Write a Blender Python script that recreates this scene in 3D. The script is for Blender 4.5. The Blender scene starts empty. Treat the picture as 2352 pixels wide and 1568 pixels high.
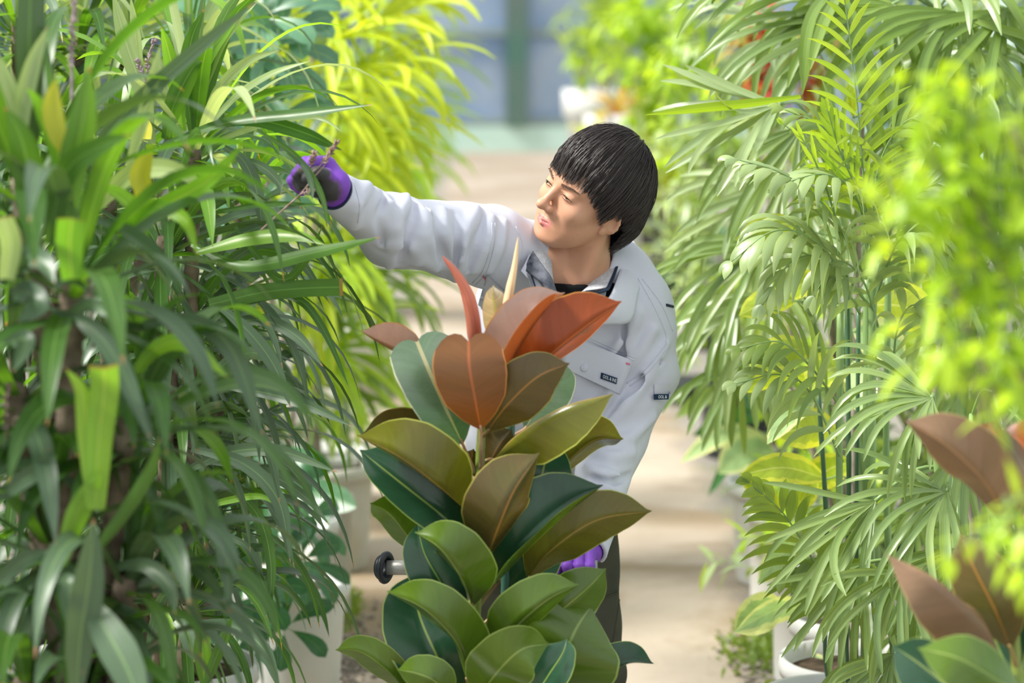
import bpy, math, random
import numpy as np
from mathutils import Vector, Matrix, Euler
random.seed(7); RNG = np.random.RandomState(11)
C = bpy.context.scene.collection
SC = bpy.context.scene
PI = math.pi
# ------------------------------------------------------------------ camera, sky, sun, exposure
FPX = 5553.0; CAMZ = 1.8; TH = math.atan(784/FPX)
cam_d = bpy.data.cameras.new('camera'); cam_d.lens = 85.0; cam_d.sensor_width = 36.0
cam_d.dof.use_dof = True; cam_d.dof.focus_distance = 4.72; cam_d.dof.aperture_fstop = 2.5
cam_d.clip_end = 200
cam = bpy.data.objects.new('camera', cam_d); C.objects.link(cam)
cam.location = (0, 0, CAMZ); cam.rotation_euler = (PI/2-TH, 0, 0); SC.camera = cam
w = bpy.data.worlds.new('world'); SC.world = w; w.use_nodes = True
bg = w.node_tree.nodes['Background']; bg.inputs[0].default_value = (0.93, 0.965, 1.0, 1); bg.inputs[1].default_value = 1.02
sun_d = bpy.data.lights.new('sun', 'SUN'); sun_d.energy = 6.0; sun_d.angle = math.radians(14); sun_d.color = (1, .965, .90)
sun = bpy.data.objects.new('sun', sun_d); C.objects.link(sun)
sun.rotation_euler = Vector((-0.66, -0.12, 0.74)).to_track_quat('Z', 'Y').to_euler()
SC.view_settings.view_transform = 'Standard'; SC.view_settings.look = 'None'
SC.view_settings.gamma = 1.0; SC.view_settings.exposure = 0.32; SC.view_settings.use_curve_mapping = False

CAM = np.array([0, 0, CAMZ])
FV = np.array([0, math.cos(TH), -math.sin(TH)]); UV_ = np.array([0, math.sin(TH), math.cos(TH)])
def ray(px, py):
    d = FV + UV_*((784-py)/FPX) + np.array([(px-1176)/FPX, 0, 0])
    return d/np.linalg.norm(d)
def P(px, py, Y):
    d = ray(px, py); return CAM + d*(Y/d[1])
def nrm(v): return v/max(np.linalg.norm(v), 1e-9)
def vn(a): return a/np.maximum(np.linalg.norm(a, axis=-1, keepdims=True), 1e-9)

# ------------------------------------------------------------------ objects
def tag(o, label=None, cat=None, group=None, kind=None):
    if label: o['label'] = label
    if cat: o['category'] = cat
    if group: o['group'] = group
    if kind: o['kind'] = kind
    return o
def thing(name, label, cat, loc=(0, 0, 0), group=None):
    o = bpy.data.objects.new(name, None); C.objects.link(o); o.location = Vector([float(x) for x in loc])
    o.empty_display_size = .05
    return tag(o, label, cat, group)
class MB:
    def __init__(s): s.v = []; s.f = []; s.uv = []; s.lv = []; s.mi = []; s.n = 0
    def add(s, v, f, uv=None, lv=0.5, mi=0):
        v = np.asarray(v, float).reshape(-1, 3); f = np.asarray(f, int)
        s.v.append(v); s.f.append(f + s.n)
        s.uv.append(np.zeros((len(v), 2)) if uv is None else np.asarray(uv, float).reshape(-1, 2))
        s.lv.append(np.full(len(v), lv) if np.isscalar(lv) else np.asarray(lv, float)); s.mi.append(np.full(len(f), mi))
        s.n += len(v)
    def grid(s, pts, uv=None, lv=.5, closed=False, mi=0):   # pts (n,m,3)
        n, m = pts.shape[:2]
        I = np.arange(n*m).reshape(n, m)
        if closed: I = np.concatenate([I, I[:, :1]], 1)
        f = np.stack([I[:-1, :-1], I[:-1, 1:], I[1:, 1:], I[1:, :-1]], -1).reshape(-1, 4)
        s.add(pts.reshape(-1, 3), f, None if uv is None else uv.reshape(-1, 2), lv, mi)
    def build(s, name, mats, parent=None, smooth=True):
        v = np.concatenate(s.v); f = np.concatenate(s.f)
        me = bpy.data.meshes.new(name)
        me.vertices.add(len(v)); me.loops.add(f.size); me.polygons.add(len(f))
        o = bpy.data.objects.new(name, me); C.objects.link(o)
        if parent is not None:
            o.parent = parent; l = parent; off = np.zeros(3)
            while l is not None: off += np.array(l.location); l = l.parent
            v = v - off
        else:
            off = v.mean(0); off[2] = v[:, 2].min(); v = v-off; o.location = off
        me.vertices.foreach_set('co', v.astype(np.float32).ravel())
        me.loops.foreach_set('vertex_index', f.ravel().astype(np.int32))
        me.polygons.foreach_set('loop_start', np.arange(0, f.size, 4, dtype=np.int32))
        me.polygons.foreach_set('loop_total', np.full(len(f), 4, dtype=np.int32))
        me.polygons.foreach_set('use_smooth', np.full(len(f), smooth))
        uvl = me.uv_layers.new(name='UVMap'); uv = np.concatenate(s.uv)[f.ravel()]
        uvl.data.foreach_set('uv', uv.astype(np.float32).ravel())
        a = me.attributes.new('lv', 'FLOAT', 'POINT'); a.data.foreach_set('value', np.concatenate(s.lv).astype(np.float32))
        me.update()
        me.validate()
        for m_ in (mats if isinstance(mats, (list, tuple)) else [mats]): me.materials.append(m_)
        mi = np.concatenate(s.mi).astype(np.int32)
        if len(me.polygons) == len(mi): me.polygons.foreach_set('material_index', mi)
        return o
def spline(P_, n):
    p = np.asarray(P_, float)
    if len(p) == 2: t = np.linspace(0, 1, n)[:, None]; return p[0]*(1-t)+p[1]*t
    q = np.vstack([2*p[0]-p[1], p, 2*p[-1]-p[-2]])
    L = np.linalg.norm(np.diff(p, axis=0), axis=1); cum = np.concatenate([[0], np.cumsum(L)]); cum /= cum[-1]
    out = []
    for t in np.linspace(0, 1, n):
        i = min(np.searchsorted(cum, t, 'right')-1, len(p)-2); u = (t-cum[i])/max(cum[i+1]-cum[i], 1e-9)
        a, b, c, d = q[i], q[i+1], q[i+2], q[i+3]
        out.append(.5*((2*b)+(-a+c)*u+(2*a-5*b+4*c-d)*u*u+(-a+3*b-3*c+d)*u**3))
    return np.array(out)
def tangents(c):
    return vn(np.gradient(c, axis=0))
def tube(mb, pts, r, k=8, lv=.5, mi=0, cap=True):
    c = np.asarray(pts, float); n = len(c); r = np.full(n, r) if np.isscalar(r) else np.asarray(r, float)
    T = tangents(c); ref = np.array([0.3, 1, 0.1]) if abs(T[0][2]) > .8 else np.array([0, 0, 1.])
    N = vn(np.cross(T, ref)); B = np.cross(T, N)
    a = np.linspace(0, 2*PI, k, endpoint=False)
    if cap:
        c = np.vstack([c[:1], c, c[-1:]]); r = np.concatenate([[1e-5], r, [1e-5]])
        N = np.vstack([N[:1], N, N[-1:]]); B = np.vstack([B[:1], B, B[-1:]]); n += 2
    g = c[:, None]+r[:, None, None]*(np.cos(a)[None, :, None]*N[:, None]+np.sin(a)[None, :, None]*B[:, None])
    uv = np.stack(np.meshgrid(np.linspace(0, 1, k), np.linspace(0, 1, n)), -1)
    mb.grid(g, uv, lv, True, mi)
def lathe(mb, c, prof, k=32, lv=.5, mi=0):  # prof list (r,z)
    a = np.linspace(0, 2*PI, k, endpoint=False); c = np.asarray(c, float)
    g = np.array([[(c[0]+r*math.cos(t), c[1]+r*math.sin(t), c[2]+z) for t in a] for r, z in prof])
    mb.grid(g, None, lv, True, mi)
def box(mb, lo, hi, lv=.5, mi=0):
    x0, y0, z0 = lo; x1, y1, z1 = hi
    v = [(x0,y0,z0),(x1,y0,z0),(x1,y1,z0),(x0,y1,z0),(x0,y0,z1),(x1,y0,z1),(x1,y1,z1),(x0,y1,z1)]
    mb.add(v, [(0,3,2,1),(4,5,6,7),(0,1,5,4),(1,2,6,5),(2,3,7,6),(3,0,4,7)], None, lv, mi)
# width profiles along a leaf
PROF = {
 'strap': ([0,.1,.25,.5,.7,.85,.95,1], [.42,.5,.8,1,.88,.55,.2,.02]),
 'rubber': ([0,.03,.07,.13,.22,.35,.5,.65,.78,.87,.93,.96,.98,1], [.03,.14,.29,.49,.73,.94,1,.95,.79,.56,.29,.12,.05,.012]),
 'heart': ([0,.05,.15,.35,.55,.7,.82,.92,1], [.05,.22,.5,.85,1,1,.88,.55,.05]),
 'lobed': ([0,.05,.15,.35,.6,.8,1], [.05,.22,.48,.82,.98,1,.92]),
 'lance': ([0,.08,.25,.45,.7,.9,1], [.15,.45,.85,1,.75,.3,.02]),
 'obov': ([0,.15,.4,.65,.85,.95,1], [.08,.3,.7,1,.9,.5,.05]),
 'finger': ([0,.1,.3,.6,.85,.97,1], [.25,.45,.85,1,.8,.4,.1]),
 'cut': ([0,.3,.6,.95,1], [.7,.9,1,1,1]),
}
def blade(mb, c, W, side, prof='strap', fold=.3, lv=.5, cols=3, wave=0., twist=0., mi=0, lobe=0.):
    """sheet along centre line c; side = unit width vectors; fold raises both edges to the top side"""
    n = len(c); t = np.linspace(0, 1, n); x, y = PROF[prof]; wd = W*.5*np.interp(t, x, y)
    T = tangents(c); S = vn(side - T*np.sum(side*T, 1, keepdims=True)); N = np.cross(S, T)
    if np.any(twist):
        a = (t*twist)[:, None]; S, N = S*np.cos(a)+N*np.sin(a), N*np.cos(a)-S*np.sin(a)
    N = np.cross(S, T)
    fo = np.interp(t, np.linspace(0, 1, len(fold)), fold) if hasattr(fold, '__len__') else np.full(n, fold)
    s = np.linspace(-1, 1, cols)
    if cols >= 7: prm = np.abs(s)**.85
    else: prm = np.abs(s)
    wv = wave*np.sin(t*17+lv*9)[:, None]*s[None]**2*np.sign(s)[None]
    g = c[:, None]+(wd[:, None]*s[None]*np.cos(fo)[:, None])[..., None]*S[:, None] \
        + (wd[:, None]*(prm[None]*np.sin(fo)[:, None]+wv))[..., None]*N[:, None]
    if lobe:
        q = np.clip((t-.55)/.45, 0, 1)**1.6; g = g+(q[:, None]*W*(lobe*np.sin(PI*np.minimum(1, np.abs(s))**.75)-lobe*1.15*np.abs(s)**5)[None])[..., None]*T[:, None]
    uv = np.stack(np.meshgrid((s+1)/2, t), -1)
    # winding: normal must be +N ; grid face order (i,j)->(i,j+1) x (i+1) gives S x T = N
    mb.grid(g, uv, lv, False, mi)
def vleaf(mb, pts, W, roll=0., face='U', prof='rubber', fold=.25, lv=.5, cols=9, n=26, twist=0., wave=0., mi=0, lobe=0.):
    """leaf along 3D points; roll 0 = blade broadside to the camera; face = side that is turned to it"""
    c = spline(pts, n); T = tangents(c); V = vn(c-CAM); S = vn(np.cross(T, V))  # S x T points to the camera or away
    a = math.radians(roll); N = np.cross(S, T)      # toward/away
    s = 1. if np.sum(N[n//2]*V[n//2]) < 0 else -1.   # make N point to the camera
    S = S*s; N = np.cross(S, T)
    if face == 'U': S = -S; N = -N
    S = S*math.cos(a)+N*math.sin(a)
    blade(mb, c, W, S, prof, fold, lv, cols, wave, twist, mi, lobe)

# ------------------------------------------------------------------ materials
def nm(name):
    m = bpy.data.materials.new(name); m.use_nodes = True; nt = m.node_tree; nt.nodes.clear(); return m, nt
def L_(nt, a, b): nt.links.new(a, b)
def N_(nt, t, **k):
    n = nt.nodes.new(t)
    for a, b in k.items(): setattr(n, a, b)
    return n
def rgb(c): return (c[0], c[1], c[2], 1)
def mixc(nt, f, a, b, mode='MIX'):
    n = N_(nt, 'ShaderNodeMix', data_type='RGBA', blend_type=mode)
    for s, x in ((n.inputs[0], f), (n.inputs[6], a), (n.inputs[7], b)):
        if isinstance(x, (int, float)): s.default_value = x
        elif isinstance(x, tuple): s.default_value = rgb(x)
        else: L_(nt, x, s)
    return n.outputs[2]
def math_(nt, op, a, b=None, c=None):
    n = N_(nt, 'ShaderNodeMath', operation=op)
    for i, x in enumerate((a, b, c)):
        if x is None: continue
        if isinstance(x, (int, float)): n.inputs[i].default_value = x
        else: L_(nt, x, n.inputs[i])
    return n.outputs[0]
def ramp(nt, f, stops):
    n = N_(nt, 'ShaderNodeValToRGB'); e = n.color_ramp.elements
    while len(e) < len(stops): e.new(.5)
    for i, (p, c) in enumerate(stops): e[i].position = p; e[i].color = rgb(c)
    L_(nt, f, n.inputs[0]); return n.outputs[0]
def noise(nt, scale, detail=3, coord=None, rough=.5, dist=0):
    n = N_(nt, 'ShaderNodeTexNoise'); n.inputs['Scale'].default_value = scale; n.inputs['Detail'].default_value = detail
    n.inputs['Roughness'].default_value = rough; n.inputs['Distortion'].default_value = dist
    if coord is not None: L_(nt, coord, n.inputs['Vector'])
    return n.outputs[0]
def leafmat(name, top, under=None, trans=.32, tcol=None, rough=.38, vein=None, veinw=.035, stripe=.12, tip=None,
            edge=None, side=0., spec=.5, var=.35, coat=0., marg=None, blot=None):
    under = under or tuple(min(1, c*1.15+.02) for c in top)
    m, nt = nm(name); out = N_(nt, 'ShaderNodeOutputMaterial'); uvn = N_(nt, 'ShaderNodeUVMap'); sep = N_(nt, 'ShaderNodeSeparateXYZ')
    L_(nt, uvn.outputs[0], sep.inputs[0]); U, V = sep.outputs[0], sep.outputs[1]
    geo = N_(nt, 'ShaderNodeNewGeometry'); at = N_(nt, 'ShaderNodeAttribute', attribute_name='lv')
    tc = N_(nt, 'ShaderNodeTexCoord')
    col = mixc(nt, geo.outputs['Backfacing'], top, under)
    ed = math_(nt, 'ABSOLUTE', math_(nt, 'SUBTRACT', U, .5))      # 0 midrib .. .5 edge
    if blot:
        bf = math_(nt, 'SMOOTH_MIN', math_(nt, 'MULTIPLY', math_(nt, 'SUBTRACT', noise(nt, 9, 4, tc.outputs['Object']), .42), 4.), 1., .1)
        bf = math_(nt, 'MAXIMUM', bf, 0.)
        col = mixc(nt, math_(nt, 'MULTIPLY', bf, blot[1]), col, blot[0])
    if marg:  # variegated margin with an uneven edge
        q = math_(nt, 'ADD', ed, math_(nt, 'MULTIPLY', math_(nt, 'SUBTRACT', noise(nt, 6, 2, uvn.outputs[0]), .5), .25))
        f = math_(nt, 'GREATER_THAN', q, marg[1]); col = mixc(nt, f, col, marg[0])
    if stripe:
        cb = N_(nt, 'ShaderNodeCombineXYZ')
        if side:   # pinnate side veins
            L_(nt, math_(nt, 'MULTIPLY', math_(nt, 'SUBTRACT', V, math_(nt, 'MULTIPLY', ed, .35)), side), cb.inputs[0])
            L_(nt, math_(nt, 'MULTIPLY', ed, 1.2), cb.inputs[1])
        else:
            L_(nt, math_(nt, 'MULTIPLY', U, 22), cb.inputs[0]); L_(nt, math_(nt, 'MULTIPLY', V, .8), cb.inputs[1])
        s = noise(nt, 1.0, 2, cb.outputs[0])
        s = math_(nt, 'MULTIPLY', math_(nt, 'SUBTRACT', s, .5), stripe*4)
        hs = N_(nt, 'ShaderNodeHueSaturation'); L_(nt, math_(nt, 'ADD', s, 1.), hs.inputs['Value']); L_(nt, col, hs.inputs['Color']); col = hs.outputs[0]
    if vein:
        f = math_(nt, 'LESS_THAN', ed, veinw); col = mixc(nt, math_(nt, 'MULTIPLY', f, .75), col, vein)
    if edge: col = mixc(nt, math_(nt, 'GREATER_THAN', ed, .482), col, edge)
    if tip:
        f = math_(nt, 'GREATER_THAN', math_(nt, 'ADD', V, math_(nt, 'MULTIPLY', at.outputs['Fac'], .02)), .985); col = mixc(nt, f, col, tip)
    hs = N_(nt, 'ShaderNodeHueSaturation')
    L_(nt, math_(nt, 'ADD', 1-var/2, math_(nt, 'MULTIPLY', at.outputs['Fac'], var)), hs.inputs['Value'])
    hs.inputs['Hue'].default_value = .5
    if var > .2: L_(nt, math_(nt, 'ADD', .503, math_(nt, 'MULTIPLY', at.outputs['Fac'], -.018)), hs.inputs['Hue'])
    L_(nt, col, hs.inputs['Color']); col = hs.outputs[0]
    b = N_(nt, 'ShaderNodeBsdfPrincipled'); L_(nt, col, b.inputs['Base Color'])
    r = math_(nt, 'ADD', math_(nt, 'MULTIPLY', noise(nt, 30, 2, tc.outputs['Object']), .2), rough-.1); L_(nt, r, b.inputs['Roughness'])
    b.inputs['Specular IOR Level'].default_value = spec; b.inputs['Coat Weight'].default_value = coat
    b.inputs['Coat Roughness'].default_value = .25
    tr = N_(nt, 'ShaderNodeBsdfTranslucent')
    tcn = mixc(nt, 1., col, tcol or (1.5, 1.6, .5), 'MULTIPLY')
    L_(nt, tcn, tr.inputs[0])
    mx = N_(nt, 'ShaderNodeMixShader'); mx.inputs[0].default_value = trans
    L_(nt, b.outputs[0], mx.inputs[1]); L_(nt, tr.outputs[0], mx.inputs[2]); L_(nt, mx.outputs[0], out.inputs[0])
    return m
def plain(name, col, rough=.6, spec=.5, metal=0, col2=None, scale=8, bump=0, bscale=60, detail=4):
    m, nt = nm(name); out = N_(nt, 'ShaderNodeOutputMaterial'); b = N_(nt, 'ShaderNodeBsdfPrincipled'); tc = N_(nt, 'ShaderNodeTexCoord')
    b.inputs['Roughness'].default_value = rough; b.inputs['Specular IOR Level'].default_value = spec; b.inputs['Metallic'].default_value = metal
    if col2: L_(nt, ramp(nt, noise(nt, scale, detail, tc.outputs['Object']), [(.35, col), (.65, col2)]), b.inputs['Base Color'])
    else: b.inputs['Base Color'].default_value = rgb(col)
    if bump:
        bn = N_(nt, 'ShaderNodeBump'); bn.inputs['Strength'].default_value = bump; bn.inputs['Distance'].default_value = .002
        L_(nt, noise(nt, bscale, 3, tc.outputs['Object']), bn.inputs['Height']); L_(nt, bn.outputs[0], b.inputs['Normal'])
    L_(nt, b.outputs[0], out.inputs[0]); return m
M = {}
M['strap'] = leafmat('strap_leaf', (.045,.115,.026), (.062,.145,.03), trans=.38, tcol=(2.5,2.7,.3), rough=.36, vein=(.12,.24,.07), tip=(.25,.16,.07), spec=.45)
M['strap_dust'] = leafmat('strap_leaf_greyish', (.072,.128,.072), (.085,.15,.068), trans=.24, tcol=(1.6,1.7,.4), rough=.42, vein=(.14,.25,.1), tip=(.3,.2,.1), spec=.5)
M['strap_lime'] = leafmat('strap_leaf_young', (.19,.40,.045), (.24,.44,.06), trans=.42, tcol=(1.6,1.7,.3), rough=.36, vein=(.4,.55,.12), tip=(.3,.25,.08))
M['strap_pale'] = leafmat('strap_leaf_pale', (.34,.46,.2), (.42,.52,.28), trans=.4, tcol=(1.3,1.3,.6), rough=.4, vein=(.5,.6,.35), tip=(.45,.35,.2))
M['strap_yellow'] = leafmat('strap_leaf_yellowing', (.50,.52,.04), (.5,.5,.05), trans=.35, tcol=(1.2,1.15,.3), rough=.45)
M['palm'] = leafmat('palm_leaflet', (.17,.28,.055), (.22,.33,.08), trans=.36, tcol=(1.7,1.6,.3), rough=.38, vein=(.2,.36,.1), spec=.6)
M['palm_grey'] = leafmat('palm_leaflet_greyish', (.29,.39,.19), (.30,.41,.17), trans=.33, tcol=(1.5,1.45,.4), rough=.38, vein=(.25,.4,.2), spec=.7)
M['palm_lime'] = leafmat('palm_leaflet_young', (.33,.52,.04), (.38,.56,.06), trans=.42, tcol=(1.45,1.4,.3), rough=.4, vein=(.5,.65,.12))
M['palm_gold'] = leafmat('palm_leaflet_golden', (.47,.62,.03), (.50,.63,.05), trans=.45, tcol=(1.4,1.25,.3), rough=.42, vein=(.7,.75,.15))
M['fan'] = leafmat('fan_leaf', (.21,.32,.11), (.26,.37,.13), trans=.36, tcol=(1.6,1.5,.35), rough=.36, stripe=.3, spec=.7)
M['shrub'] = leafmat('shrub_leaf_lime', (.36,.56,.03), (.42,.6,.06), trans=.45, tcol=(1.45,1.4,.25), rough=.4, vein=(.5,.66,.1), side=14)
M['scheff'] = leafmat('umbrella_leaf', (.05,.15,.07), (.08,.19,.08), trans=.22, tcol=(1.5,2,.4), rough=.3, vein=(.15,.3,.1), veinw=.02, side=12, stripe=.1)
M['scheff_blue'] = leafmat('umbrella_leaf_bluish', (.10,.23,.14), (.12,.26,.14), trans=.22, tcol=(1.3,1.6,.5), rough=.35, vein=(.3,.5,.15), veinw=.02, side=12, stripe=.1)
M['ficus'] = leafmat('council_leaf', (.36,.50,.05), (.40,.52,.06), trans=.42, tcol=(1.4,1.35,.25), rough=.32, vein=(.72,.74,.3), veinw=.018, side=9, stripe=.2, marg=((.60,.66,.08), .34))
M['ficus_pale'] = leafmat('council_leaf_pale', (.38,.55,.26), (.42,.58,.3), trans=.35, tcol=(1.2,1.25,.5), rough=.3, vein=(.6,.7,.35), veinw=.018, side=9, stripe=.2, marg=((.68,.72,.34), .33))
M['croton'] = leafmat('croton_leaf', (.55,.45,.08), (.6,.35,.12), trans=.35, tcol=(1.3,1.1,.4), rough=.35, vein=(.7,.2,.1), veinw=.05, side=8, stripe=.4, blot=((.25,.4,.06), .8))
M['croton_red'] = leafmat('croton_leaf_red', (.5,.09,.06), (.6,.2,.12), trans=.35, tcol=(1.4,.7,.4), rough=.35, vein=(.7,.4,.1), side=8, stripe=.3)
# rubber plant: (top, underside)
VG = (.24,.33,.08)
M['r_green'] = leafmat('rubber_leaf_green', (.018,.062,.030), (.075,.135,.010), trans=.14, tcol=(1.4,1.7,.3), rough=.24, vein=(.25,.33,.08), veinw=.014, side=22, stripe=.10, edge=VG, spec=.5, var=.2, coat=.12)
M['r_olive'] = leafmat('rubber_leaf_olive', (.018,.06,.03), (.12,.125,.010), trans=.16, tcol=(1.4,1.5,.3), rough=.26, vein=(.34,.22,.06), veinw=.014, side=22, stripe=.12, edge=(.4,.42,.08), spec=.45, var=.2, coat=.08, blot=((.13,.09,.025), .55))
M['r_brown'] = leafmat('rubber_leaf_brown', (.025,.06,.035), (.115,.080,.024), trans=.16, tcol=(1.5,1.3,.3), rough=.28, vein=(.42,.2,.05), veinw=.016, side=22, stripe=.12, edge=(.38,.33,.07), spec=.45, var=.2, coat=.05, blot=((.085,.095,.02), .6))
M['r_dusty'] = leafmat('rubber_leaf_dusty', (.03,.075,.04), (.21,.125,.075), trans=.14, tcol=(1.4,1.2,.4), rough=.34, vein=(.35,.2,.1), veinw=.016, side=22, stripe=.12, edge=(.38,.28,.12), var=.2, blot=((.17,.115,.055), .6))
M['r_copper'] = leafmat('rubber_leaf_copper', (.09,.13,.06), (.20,.075,.018), trans=.22, tcol=(1.6,1.1,.4), rough=.32, vein=(.45,.13,.04), veinw=.02, side=22, stripe=.1, edge=(.5,.22,.05), spec=.6, var=.15, coat=.1, blot=((.17,.10,.02), .45))
M['r_red'] = leafmat('rubber_leaf_red', (.42,.27,.24), (.27,.058,.012), trans=.2, tcol=(1.6,.9,.4), rough=.3, vein=(.5,.14,.05), veinw=.02, side=26, stripe=.12, edge=(.62,.28,.06), spec=.4, var=.15, coat=.05)
M['r_pink'] = leafmat('rubber_leaf_pinkish', (.40,.28,.25), (.27,.085,.03), trans=.2, tcol=(1.5,1,.5), rough=.28, vein=(.45,.28,.14), veinw=.02, side=26, stripe=.08, edge=(.55,.26,.1), spec=.8, var=.15, coat=.3)
M['r_silver'] = leafmat('rubber_leaf_new', (.13,.19,.125), (.12,.15,.04), trans=.2, tcol=(1.2,1.7,.4), rough=.28, vein=(.52,.45,.25), veinw=.028, side=26, stripe=.12, edge=(.5,.52,.38), spec=.7, var=.15, coat=.3, blot=((.05,.16,.04), .6))
M['r_amber'] = leafmat('rubber_leaf_amber', (.55,.50,.42), (.42,.2,.025), trans=.3, tcol=(1.5,1.1,.3), rough=.3, vein=(.5,.6,.2), veinw=.03, side=26, stripe=.25, edge=(.65,.4,.08), var=.1)
M['sheath_red'] = leafmat('leaf_sheath_red', (.62,.20,.13), (.6,.2,.12), trans=.2, tcol=(1.3,.9,.6), rough=.38, stripe=.25, var=.1)
M['sheath_cream'] = leafmat('leaf_sheath_cream', (.82,.66,.42), (.8,.6,.4), trans=.25, tcol=(1.2,1,.7), rough=.4, stripe=.25, var=.1)
M['stemg'] = plain('green_stem', (.17,.26,.035), .4, .5, col2=(.25,.27,.07), scale=14)
M['petiole'] = plain('petiole', (.22,.13,.05), .4, col2=(.30,.22,.07), scale=20)
M['petiole_pink'] = plain('petiole_pink', (.45,.22,.13), .4, col2=(.5,.34,.2), scale=20)
M['cane'] = plain('palm_cane', (.16,.27,.09), .35, .6, col2=(.25,.38,.13), scale=5)
M['cane_dark'] = plain('palm_cane_dark', (.05,.12,.06), .35, .6, col2=(.1,.2,.1), scale=9)
M['bark'] = plain('bark', (.13,.095,.07), .9, .2, col2=(.27,.21,.16), scale=26, bump=.8, bscale=90)
M['bark_grey'] = plain('bark_grey', (.2,.16,.13), .9, .2, col2=(.35,.3,.25), scale=20, bump=.6, bscale=60)
M['twig'] = plain('dry_flower', (.20,.13,.10), .9, .2, col2=(.38,.28,.25), scale=60)
M['twig_lilac'] = plain('lilac_flower', (.45,.34,.42), .8, .2, col2=(.28,.2,.2), scale=80)
M['stake'] = plain('stake_green', (.035,.12,.085), .35, .6, col2=(.05,.15,.11), scale=12)
M['pot'] = plain('pot_white', (.66,.67,.66), .5, .4, col2=(.55,.55,.52), scale=3, bump=.1, bscale=8)
M['pot_dirty'] = plain('pot_aged', (.62,.61,.57), .6, .3, col2=(.46,.42,.34), scale=4)
M['pot_black'] = plain('pot_black', (.02,.022,.026), .5, .4)
M['soil'] = plain('soil', (.05,.035,.025), .95, .1, col2=(.11,.08,.055), scale=40, bump=1, bscale=60)
M['metal'] = plain('galvanised_tube', (.30,.32,.31), .45, .5, .35, col2=(.38,.36,.34), scale=50, bump=.3, bscale=200)
M['rubber'] = plain('black_rubber', (.012,.016,.024), .45, .5)
M['cloth'] = plain('jacket_cloth', (.53,.545,.635), .75, .25, col2=(.56,.575,.66), scale=6, bump=.25, bscale=700)
M['cloth2'] = plain('collar_mottled', (.40,.41,.45), .85, .2, col2=(.56,.57,.6), scale=180)
M['camo'] = plain('collar_lining', (.03,.035,.05), .8, .2, col2=(.20,.21,.25), scale=38)
M['navy'] = plain('navy_tape', (.010,.022,.05), .6, .3)
M['tee'] = plain('black_tshirt', (.008,.008,.009), .85, .15)
M['trouser'] = plain('trousers', (.055,.056,.04), .85, .15, col2=(.072,.07,.052), scale=12, bump=.4, bscale=500)
M['label'] = plain('label_navy', (.008,.03,.075), .6, .3)
M['lettering'] = plain('label_lettering', (.75,.77,.75), .6, .3)
M['bartack'] = plain('bartack_pink', (.6,.12,.2), .7, .3)
M['zip'] = plain('zip_teeth', (.30,.33,.36), .4, .5, .6)
M['boot'] = plain('boot', (.03,.03,.03), .5, .4)
# skin, with lips from a per-vertex mask (lv: .5 skin, 1 lips)
m, nt = nm('skin'); out = N_(nt, 'ShaderNodeOutputMaterial'); b = N_(nt, 'ShaderNodeBsdfPrincipled'); at = N_(nt, 'ShaderNodeAttribute', attribute_name='lv'); tc = N_(nt, 'ShaderNodeTexCoord')
c0 = ramp(nt, noise(nt, 14, 3, tc.outputs['Object']), [(.3, (.50,.255,.155)), (.7, (.57,.31,.20))])
lip = N_(nt, 'ShaderNodeMapRange'); lip.inputs[1].default_value = .55; lip.inputs[2].default_value = .95; L_(nt, at.outputs['Fac'], lip.inputs[0])
c1 = mixc(nt, lip.outputs[0], c0, (.56,.20,.18))
vo = N_(nt, 'ShaderNodeTexVoronoi'); vo.inputs['Scale'].default_value = 85; L_(nt, tc.outputs['Object'], vo.inputs['Vector'])
sp = math_(nt, 'MULTIPLY', math_(nt, 'LESS_THAN', vo.outputs['Distance'], .085), math_(nt, 'GREATER_THAN', noise(nt, 25, 2, tc.outputs['Object']), .54))
c1 = mixc(nt, math_(nt, 'MULTIPLY', sp, .45), c1, (.22,.09,.05))
L_(nt, c1, b.inputs['Base Color']); b.inputs['Roughness'].default_value = .48; b.inputs['Specular IOR Level'].default_value = .4
b.inputs['Subsurface Weight'].default_value = .18; b.inputs['Subsurface Radius'].default_value = (1, .35, .2); b.inputs['Subsurface Scale'].default_value = .008
bn = N_(nt, 'ShaderNodeBump'); bn.inputs['Strength'].default_value = .12; bn.inputs['Distance'].default_value = .0006; L_(nt, noise(nt, 500, 2, tc.outputs['Object']), bn.inputs['Height']); L_(nt, bn.outputs[0], b.inputs['Normal'])
L_(nt, b.outputs[0], out.inputs[0]); M['skin'] = m
m, nt = nm('hair'); out = N_(nt, 'ShaderNodeOutputMaterial'); b = N_(nt, 'ShaderNodeBsdfPrincipled'); at = N_(nt, 'ShaderNodeAttribute', attribute_name='lv')
L_(nt, ramp(nt, at.outputs['Fac'], [(0, (.014,.011,.011)), (1, (.075,.062,.058))]), b.inputs['Base Color']); b.inputs['Roughness'].default_value = .42; b.inputs['Specular IOR Level'].default_value = .38
b.inputs['Anisotropic'].default_value = .6
L_(nt, b.outputs[0], out.inputs[0]); M['hair'] = m
M['brow'] = plain('eyebrow', (.10,.06,.042), .7, .2)
M['eyewhite'] = plain('eye_white', (.16,.12,.11), .35, .4)
M['iris'] = plain('iris', (.012,.008,.006), .12, .6)
M['lash'] = plain('eyelash', (.016,.011,.010), .6, .2)
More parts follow.
